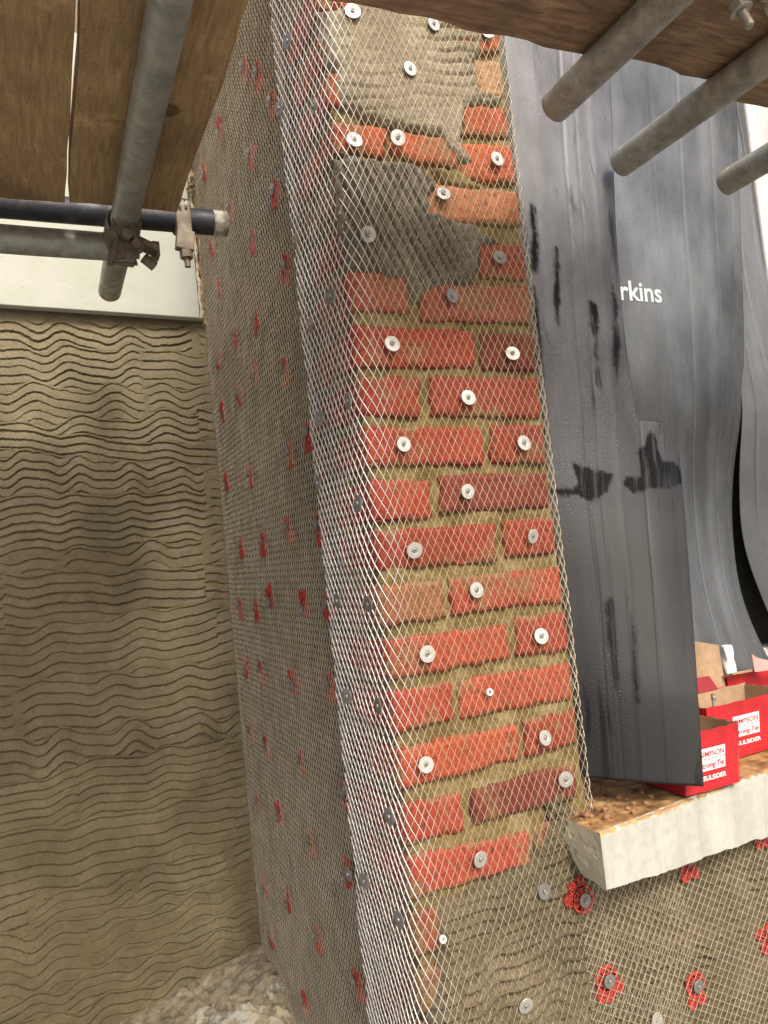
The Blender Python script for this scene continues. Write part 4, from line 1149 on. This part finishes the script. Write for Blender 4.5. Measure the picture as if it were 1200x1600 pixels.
oB, PB, NB = sheet('membrane', rowsB, M['sheet_b'], '', rel=lambda X, Z: sum(f(X, Z) for f in fb), seed=231, smoothv='all')
oB.name = 'hanging_membrane'
tag(oB, 'wide grey dusty membrane behind the black strip, with pale letters on it', 'membrane', 'black membranes over the window')
fc = [fold(1.60, .003, .003, 0), fold(1.66, .004, .004, .02), fold(1.56, .002, .002, 0)]
rowsC = [(1120, -60, .275, 1150, -60, .275, 0), (1120, 120, .275, 1152, 175, .275, 0), (1125, 230, .275, 1166, 230, .275, 0), (1130, 310, .275, 1178, 310, .275, -.004), (1135, 400, .275, 1191, 400, .275, -.005), (1138, 480, .275, 1208, 470, .27, -.008),
         (1150, 560, .27, 1240, 560, .26, -.01), (1159, 640, .265, 1265, 640, .25, -.02), (1153, 725, .265, 1280, 725, .25, -.02), (1155, 819, .265, 1290, 819, .25, -.02), (1166, 875, .265, 1300, 875, .25, -.02), (1185, 924, .265, 1310, 924, .24, -.02), (1200, 962, .26, 1320, 962, .23, -.01), (1235, 1030, .25, 1330, 1030, .22, 0)]
oC, PC_, NC = sheet('membrane', rowsC, M['sheet_b'], '', rel=lambda X, Z: sum(f(X, Z) for f in fc), seed=261, smoothv='all')
oC.name = 'hanging_membrane'
tag(oC, 'grey membrane curling away at the right edge of the photo, past the dark slit', 'membrane', 'black membranes over the window')

# printed letters on the grey membrane, lying on its surface
def text_mesh(s, size, mat, name, bold=0.0, ext=0.0):
    cu = bpy.data.curves.new('t', 'FONT'); cu.body = s; cu.size = size; cu.offset = bold; cu.extrude = ext
    cu.resolution_u = 6
    ob = bpy.data.objects.new('t', cu); COL.objects.link(ob)
    dg = bpy.context.evaluated_depsgraph_get(); dg.update()
    me = bpy.data.meshes.new_from_object(ob.evaluated_get(dg)); me.name = name
    bpy.data.objects.remove(ob)
    me.materials.clear(); me.materials.append(mat)
    return me
me = text_mesh('rkins', .056, M['print_grey'], 'printed_letters', .0012)
bm_pts = np.array([v.co[:] for v in me.vertices])
w_ = bm_pts[:, 0].max(); hgt = bm_pts[:, 1].max()
# where it stands: from just behind the strip's edge at px 966 to px 1031
pl = at(972, 466, 1, .222); pr_ = at(1032, 474, 1, .228)
sx = (np.linalg.norm(pr_-pl))/w_
flat = PB.reshape(-1, 3)
dirx = (pr_-pl)/np.linalg.norm(pr_-pl)
new = []
for x, y, z in bm_pts:
    q = pl+dirx*x*sx+np.array([0, 0, 1])*y*sx*1.04
    i = np.argmin((flat[:, 0]-q[0])**2+(flat[:, 2]-q[2])**2)
    new.append((q[0], flat[i, 1]-.0012, q[2]))
for v, c in zip(me.vertices, new): v.co = c
o = bpy.data.objects.new('printed_letters', me); COL.objects.link(o); o.parent = oB

# ------------------------------------------------------------------ sill
sl = empty('window_sill', (1.0, 0, -.47)); tag(sl, 'chipped white painted stone sill with rusty brown dirt on top, below the window', 'sill')
def lerp(a, b, t): return a+(b-a)*t
nx, na_ = 230, 64
def sill_section(x):
    """closed section (y,z) at x: bottom front, up the face, back over the top"""
    t = (x-.70)/(1.105-.70)
    yf = lerp(-.085, -.037, t); zb2 = lerp(-.512, -.540, t); ztp = -.430
    f = np.linspace(0, 1, na_); out = []
    for k in f:
        if k < .40: q = k/.40; out.append((yf+.002*(1-q), lerp(zb2, ztp-.004, q)))
        elif k < .46: q = (k-.40)/.06; out.append((yf+.006*q, ztp-.004+.004*math.sin(q*1.57)))
        else: q = (k-.46)/.54; out.append((lerp(yf+.006, .29, q), ztp+.004*q))
    return np.array(out)
xs_ = np.concatenate([np.linspace(.700, 1.15, 170), np.linspace(1.16, 1.85, nx-170)])
Vv = []; Dt = []; Ed = []
for i, x in enumerate(xs_):
    s = sill_section(x)
    X = np.full(na_, x)
    e = (x-.70)
    # broken left end: rounded belly and lost lower corner
    if e < .03:
        s[:, 0] += 0
    Vv.append(np.stack([X, s[:, 0], s[:, 1]], -1))
Vv = np.array(Vv)
n1 = .0016*fbm(Vv[..., 0]*25, (Vv[..., 2]+Vv[..., 1])*25, 5, 4)+.0007*fbm(Vv[..., 0]*110, (Vv[..., 2]+Vv[..., 1])*110, 6, 2)
face = np.linspace(0, 1, na_)[None, :] < .43
Vv[..., 1] -= np.where(face, n1, 0); Vv[..., 2] += np.where(face, 0, n1*.7)
# worn bottom arris
ba = np.linspace(0, 1, na_)[None, :]
Vv[..., 2] += np.where(ba < .06, (.0035*fbm(Vv[..., 0]*30, Vv[..., 0]*0, 9, 4))*(1-ba/.06), 0)
# the end face
top = np.linspace(0, 1, na_)[None, :] >= .44
xd = Vv[..., 0]; yd = Vv[..., 1]
dirtm = np.where(top, np.clip(1.25-sstep(.90, 1.0, xd)*.25-.9*sstep(.018, .0, yd-lerp(-.085, -.037, (xd-.7)/.405)), 0, 1), 0)
dirtm = np.where(top & (xd > 1.0), .75, dirtm)
dirtm = np.where(~top, .62*sstep(.30, .44, np.linspace(0, 1, na_)[None, :])+.30*sstep(.10, .0, np.linspace(0, 1, na_)[None, :])+0*xd, dirtm)
edm = np.zeros_like(dirtm)
Vf = Vv.reshape(-1, 3)
F = grid_faces(na_, len(xs_))
o = np_mesh('stone', Vf, F, M['sill'], None, True, np.stack([edm.ravel()]*3+[np.ones(edm.size)], -1))
a = o.data.color_attributes.new('dirt', 'FLOAT_COLOR', 'POINT'); a.data.foreach_set('color', np.stack([dirtm.ravel()]*3+[np.ones(edm.size)], -1).astype(np.float32).ravel())
under(o, sl)
# end face of the sill (facing left), pocked and broken at the bottom back
ny, nz = 44, 44
U, W = np.meshgrid(np.linspace(0, 1, ny), np.linspace(0, 1, nz))      # U front->back, W bottom->top
yb = -.085+U*.10
zl_ = -.512+.022*U**1.6+.008*np.sin(U*9)*U+W*(.082-.022*U**1.6-.008*np.sin(U*9)*U)-.0*U
zl_ = np.where(W > .98, -.4296, zl_)
e = np.minimum(np.minimum(U, 1-U)*.1, np.minimum(W, 1-W)*.08)
xe = .700-.008*np.sin(np.clip(W, 0, 1)*math.pi)*U-.0012*fbm(U*6, W*6, 3, 3)*sstep(0, .006, e)+.004*U*(1-W)
pit = sstep(.45, .6, fbm(U*14, W*10, 8, 2)); xe = xe+.002*pit*sstep(0, .008, e)
Vf = np.stack([xe, yb, zl_], -1).reshape(-1, 3)
o = np_mesh('broken_end', Vf, grid_faces(ny, nz), M['sill'], None, True, np.stack([np.ones(ny*nz)]*4, -1)); under(o, sl)
b = MB(); b.box((1.285, .09, -.472), (1.13, .16, .06)); under(b.build('underside', M['sill'], None), sl)
# rubble on the sill end
m = MB(); rr = random.Random(12)
for i in range(70):
    x = .712+abs(rr.gauss(0, .06)); y = rr.uniform(-.055, .07); r_ = rr.uniform(.0015, .0055)*(1.5 if i < 6 else 1)
    m.lathe((x, y, -.430), (rr.uniform(-.3, .3), rr.uniform(-.3, .3), 1), [(r_*.8, 0), (r_, r_*.5), (r_*.45, r_*1.1)], 6)
tag(m.build('mortar_crumbs', m_plain('reddish_crumbs', (.30, .15, .075), .9, 0, .5, 60, .6)), 'scatter of reddish mortar crumbs on the left end of the sill', 'rubble', None, 'stuff')
m = MB()
for i in range(46):   # raw edge where the sill is bedded into the pier
    x = .690+rr.uniform(-.016, .03); z = -.425+rr.uniform(-.075, .03); r_ = rr.uniform(.004, .010)
    m.lathe((x, .004, z), (rr.uniform(-.4, .4), -1, rr.uniform(-.4, .4)), [(r_, -.004), (r_*.9, r_*.5), (r_*.4, r_*.9)], 7)
under(m.build('bedding_mortar', M['sand_render'], None, False), pier)

# ------------------------------------------------------------------ red boxes on the sill
def open_box(x0, y0, w, d, h, rot, label, flaps, words=None, front_w=None, flare=.0, lean=.0):
    root = empty('cardboard_box', (x0, y0, -.4265), (0, 0, R(rot))); tag(root, label, 'box', 'red boxes on the sill')
    t = .0022
    def wall(name, p, q, zt, zt2, mat_out, mat_in, off):
        """a wall from p to q, thickness inwards, outer skin red and inner skin brown"""
        p = Vector((*p, 0)); q = Vector((*q, 0)); dd = (q-p).normalized(); nn = Vector((dd.y, -dd.x, 0))   # outward
        n = 26; V = []; F = []
        V2 = []; 
        for i in range(n+1):
            s = i/n; b0 = p.lerp(q, s); hz = lerp(zt, zt2, s)+.0008*math.sin(s*23+off)
            bow = nn*(.0025*math.sin(s*math.pi)+flare*0)
            for (o_, z) in ((0, 0), (0, hz), (-t*.5, hz), (-t*.5, 0)):
                V.append(b0+nn*o_+(bow+nn*flare*1.0)*(z/h)*1.0+Vector((lean*z, 0, z)))
            for (o_, z) in ((-t*.55, 0), (-t*.55, hz-.0006), (-t*1.1, hz-.0006), (-t*1.1, 0)):
                V2.append(b0+nn*o_+(bow+nn*flare)*(z/h)+Vector((lean*z, 0, z)))
        for i in range(n):
            for k in range(4): F.append((i*4+k, i*4+(k+1) % 4, i*4+4+(k+1) % 4, i*4+4+k))
        F.append((0, 1, 2, 3)); F.append(tuple(n*4+k for k in (3, 2, 1, 0)))
        a_ = MB().add(V, F).build(name, mat_out, root); b_ = MB().add(V2, F).build('lining', mat_in, a_)
        return a_
    wall('front_wall', (0, 0), (w, 0), h, h*.995, M['card_red'], M['card_brown'], 0)
    wall('side_wall', (w, 0), (w, d), h, h*.97, M['card_red'], M['card_brown'], 1)
    wall('back_wall', (w, d), (0, d), h, h*.98, M['card_red'], M['card_brown'], 2)
    wall('side_wall', (0, d), (0, 0), h, h, M['card_red'], M['card_brown'], 3)
    m = MB(); m.box((w/2, d/2, .0015), (w-.004, d-.004, .002)); m.build('base', M['card_brown'], root)
    for nm, p4, mt in flaps:
        P4 = [Vector(p) for p in p4]; nrm_ = (P4[1]-P4[0]).cross(P4[3]-P4[0]).normalized()*.0022
        m = MB(); m.add([*P4, *[p+nrm_ for p in P4]], [(0, 1, 2, 3), (7, 6, 5, 4), (0, 4, 5, 1), (1, 5, 6, 2), (2, 6, 7, 3), (3, 7, 4, 0)])
        fo = m.build(nm, M[mt], root)
        # brown inner skin of the flap
        m = MB(); off2 = nrm_*1.25
        m.add([*[p+off2 for p in P4], *[p+off2*1.5 for p in P4]], [(0, 1, 2, 3), (7, 6, 5, 4), (0, 4, 5, 1), (1, 5, 6, 2), (2, 6, 7, 3), (3, 7, 4, 0)])
        m.build('lining', M['card_brown'], fo)
    if words:
        lx0, lx1, z1, z0 = words
        def bowy(x, z): return -(.0025*math.sin(max(0, min(1, x/w))*math.pi)+flare)*(z/h)
        def decal(name, V2d, F, mat, off):
            V = [(x+lean*z, bowy(x, z)-off, z) for x, z in V2d]
            me_ = bpy.data.meshes.new(name); me_.from_pydata(V, [], F); me_.materials.append(mat)
            oo = bpy.data.objects.new(name, me_); COL.objects.link(oo); oo.parent = root; return oo
        n = 14
        def quad(name, xa, xb, za, zb_, mat, off):
            V = []; F = []
            for i in range(n+1):
                x = lerp(xa, xb, i/n); V += [(x, za), (x, zb_)]
            for i in range(n): F.append((2*i, 2*i+2, 2*i+3, 2*i+1))
            decal(name, V, F, mat, off)
        zm = (z0+z1)/2+.001
        quad('label_panel', lx0, lx1, zm+.0005, z1, M['label_white'], .0006)
        quad('label_panel', lx0, lx1, z0, zm-.0006, M['label_white'], .0006)
        def text(s, xr, zc, height, width, mat, bold, nm, slab=False):
            me_ = text_mesh(s, 1.0, mat, nm, bold)
            c = np.array([v.co[:] for v in me_.vertices]); 
            mn, mx = c.min(0), c.max(0)
            for v in me_.vertices:
                x = xr-width+(v.co[0]-mn[0])/(mx[0]-mn[0])*width
                cap_h = height; z = zc+(v.co[1]-0.0)/.70*cap_h
                v.co = (x+lean*z, bowy(x, z)-.0011, z)
            oo = bpy.data.objects.new(nm, me_); COL.objects.link(oo); oo.parent = root
        W_ = lx1-lx0
        text('SIMPSON', lx1-.003, zm+.0035, .0085, W_*.92, M['label_red'], .012, 'printed_word')
        text('Strong\u00b7Tie', lx1-.003, z0+.0048, .0085, W_*.95, M['label_red'], .02, 'printed_word')
        text('INSULSiDER', lx1+.0015, z0-.0145, .0070, W_*1.12, M['label_white'], .03, 'printed_word')
    return root
q0 = at(1072, 1245, 2, -.4265); q1 = at(1157, 1221, 2, -.4265)
w1 = float(np.linalg.norm((q1-q0)[:2])); a1 = math.degrees(math.atan2(q1[1]-q0[1], q1[0]-q0[0]))
open_box(float(q0[0]), float(q0[1]), w1, .098, .0945, a1, 'nearer open red cardboard box, partly hidden by the black strip',
         [], (.029, .083, .066, .031), flare=0.0, lean=.12)
q2 = at(1158, 1187, 2, -.4265)
b2x = .985
open_box(b2x+.055, .030, .215, .105, .0985, 0.0, 'second open red cardboard box, behind the nearer one, with a raised dark flap',
         [('flap', [(.150, .103, .0975), (.004, .103, .0985), (.010, .112, .127), (.140, .112, .124)], 'card_dark_red')], (.060, .126, .073, .036), flare=0.0, lean=.08)
# a plug lying out of the second box
m = MB(); m.tube((1.095, .055, -.36), (1.125, .085, -.325), .0035, 12); m.tube((1.120, .080, -.331), (1.126, .086, -.324), .0044, 12)
tag(m.build('wall_plug', M['clamp_zinc'], None, True), 'grey tubular plug sticking up inside the second red box', 'plug')
# brown carton behind
ct = empty('cardboard_box', (1.12, .165, -.4265)); tag(ct, 'plain brown carton standing behind the red boxes beside the black strip', 'box')
p = [at(1080, 1001, 1, .15), at(1124, 1008, 1, .15), at(1132, 1048, 1, .15), at(1080, 1048, 1, .15)]
m = MB(); x0c, x1c = float(p[0][0]), float(p[1][0]); zc1, zc2 = float(p[0][2]), float(p[1][2])
m.add([(x0c, .15, -.4265), (x1c+.008, .15, -.4265), (x1c, .152, zc2), (x0c, .152, zc1), (x0c, .156, -.4265), (x1c+.008, .156, -.4265), (x1c, .158, zc2), (x0c, .158, zc1)],
      [(0, 1, 2, 3), (5, 4, 7, 6), (0, 4, 5, 1), (1, 5, 6, 2), (2, 6, 7, 3), (3, 7, 4, 0)])
under(m.build('front_wall', M['card_brown']), ct)
m = MB(); m.box((x0c-.002, .185, -.36), (.004, .055, .13)); under(m.build('side_wall', M['card_brown']), ct)
# white foam pack
f0 = at(1131, 1012, 1, .166); f1_ = at(1147, 1042, 1, .166)
na_, nb_ = 14, 20
m = MB()
th_ = np.linspace(0, 2*math.pi, 18, endpoint=False); V = []; F = []
for j in range(16):
    z = lerp(float(f0[2])-.075, float(f0[2])+.004, j/15); k = 1-.25*(j/15)**6
    for i_, t_ in enumerate(th_):
        r_ = k*(1+.12*math.sin(3*t_+j*.7))
        V.append(((f0[0]+f1_[0])/2-.004+.013*math.copysign(abs(math.cos(t_))**.5, math.cos(t_))*r_, .166+.009*math.copysign(abs(math.sin(t_))**.5, math.sin(t_))*r_, z))
for j in range(15):
    for i_ in range(18): F.append((j*18+i_, j*18+(i_+1) % 18, j*18+18+(i_+1) % 18, j*18+18+i_))
F.append(tuple(range(15*18, 16*18))); F.append(tuple(range(17, -1, -1)))
tag(m.add(V, F).build('foam_pack', M['foam'], None, True), 'small lumpy white foam pack leaning on the brown carton behind the red boxes', 'packaging')
# third red box at the frame edge with pink leaflet
b3 = at(1185, 1060, 1, .17)
open_box(1.235, .150, .20, .11, .115, 3, 'furthest red cardboard box at the right edge, with brown corrugated flaps',
         [('flap', [(-.012, .0, .116), (.09, .0, .116), (.088, -.022, .120), (-.010, -.022, .124)], 'card_brown')], None)
pk = at(1176, 1022, 1, .125)
n = 12; V = []; F = []
for i in range(n+1):
    t_ = i/n; x = lerp(float(pk[0]), float(pk[0])+.11, t_); y = .125-.012*math.sin(t_*3); zt3 = lerp(float(pk[2]), float(pk[2])-.035, t_**.6)
    V += [(x, y, -.31), (x, y+.002, zt3), (x, y+.0032, zt3), (x, y+.0012, -.31)]
for i in range(n):
    for k in range(4): F.append((i*4+k, i*4+(k+1) % 4, i*4+4+(k+1) % 4, i*4+4+k))
F += [(0, 1, 2, 3), (n*4+3, n*4+2, n*4+1, n*4)]
tag(MB().add(V, F).build('leaflet', M['paper_pink']), 'curled pink and white leaflet standing out of the furthest red box', 'leaflet')
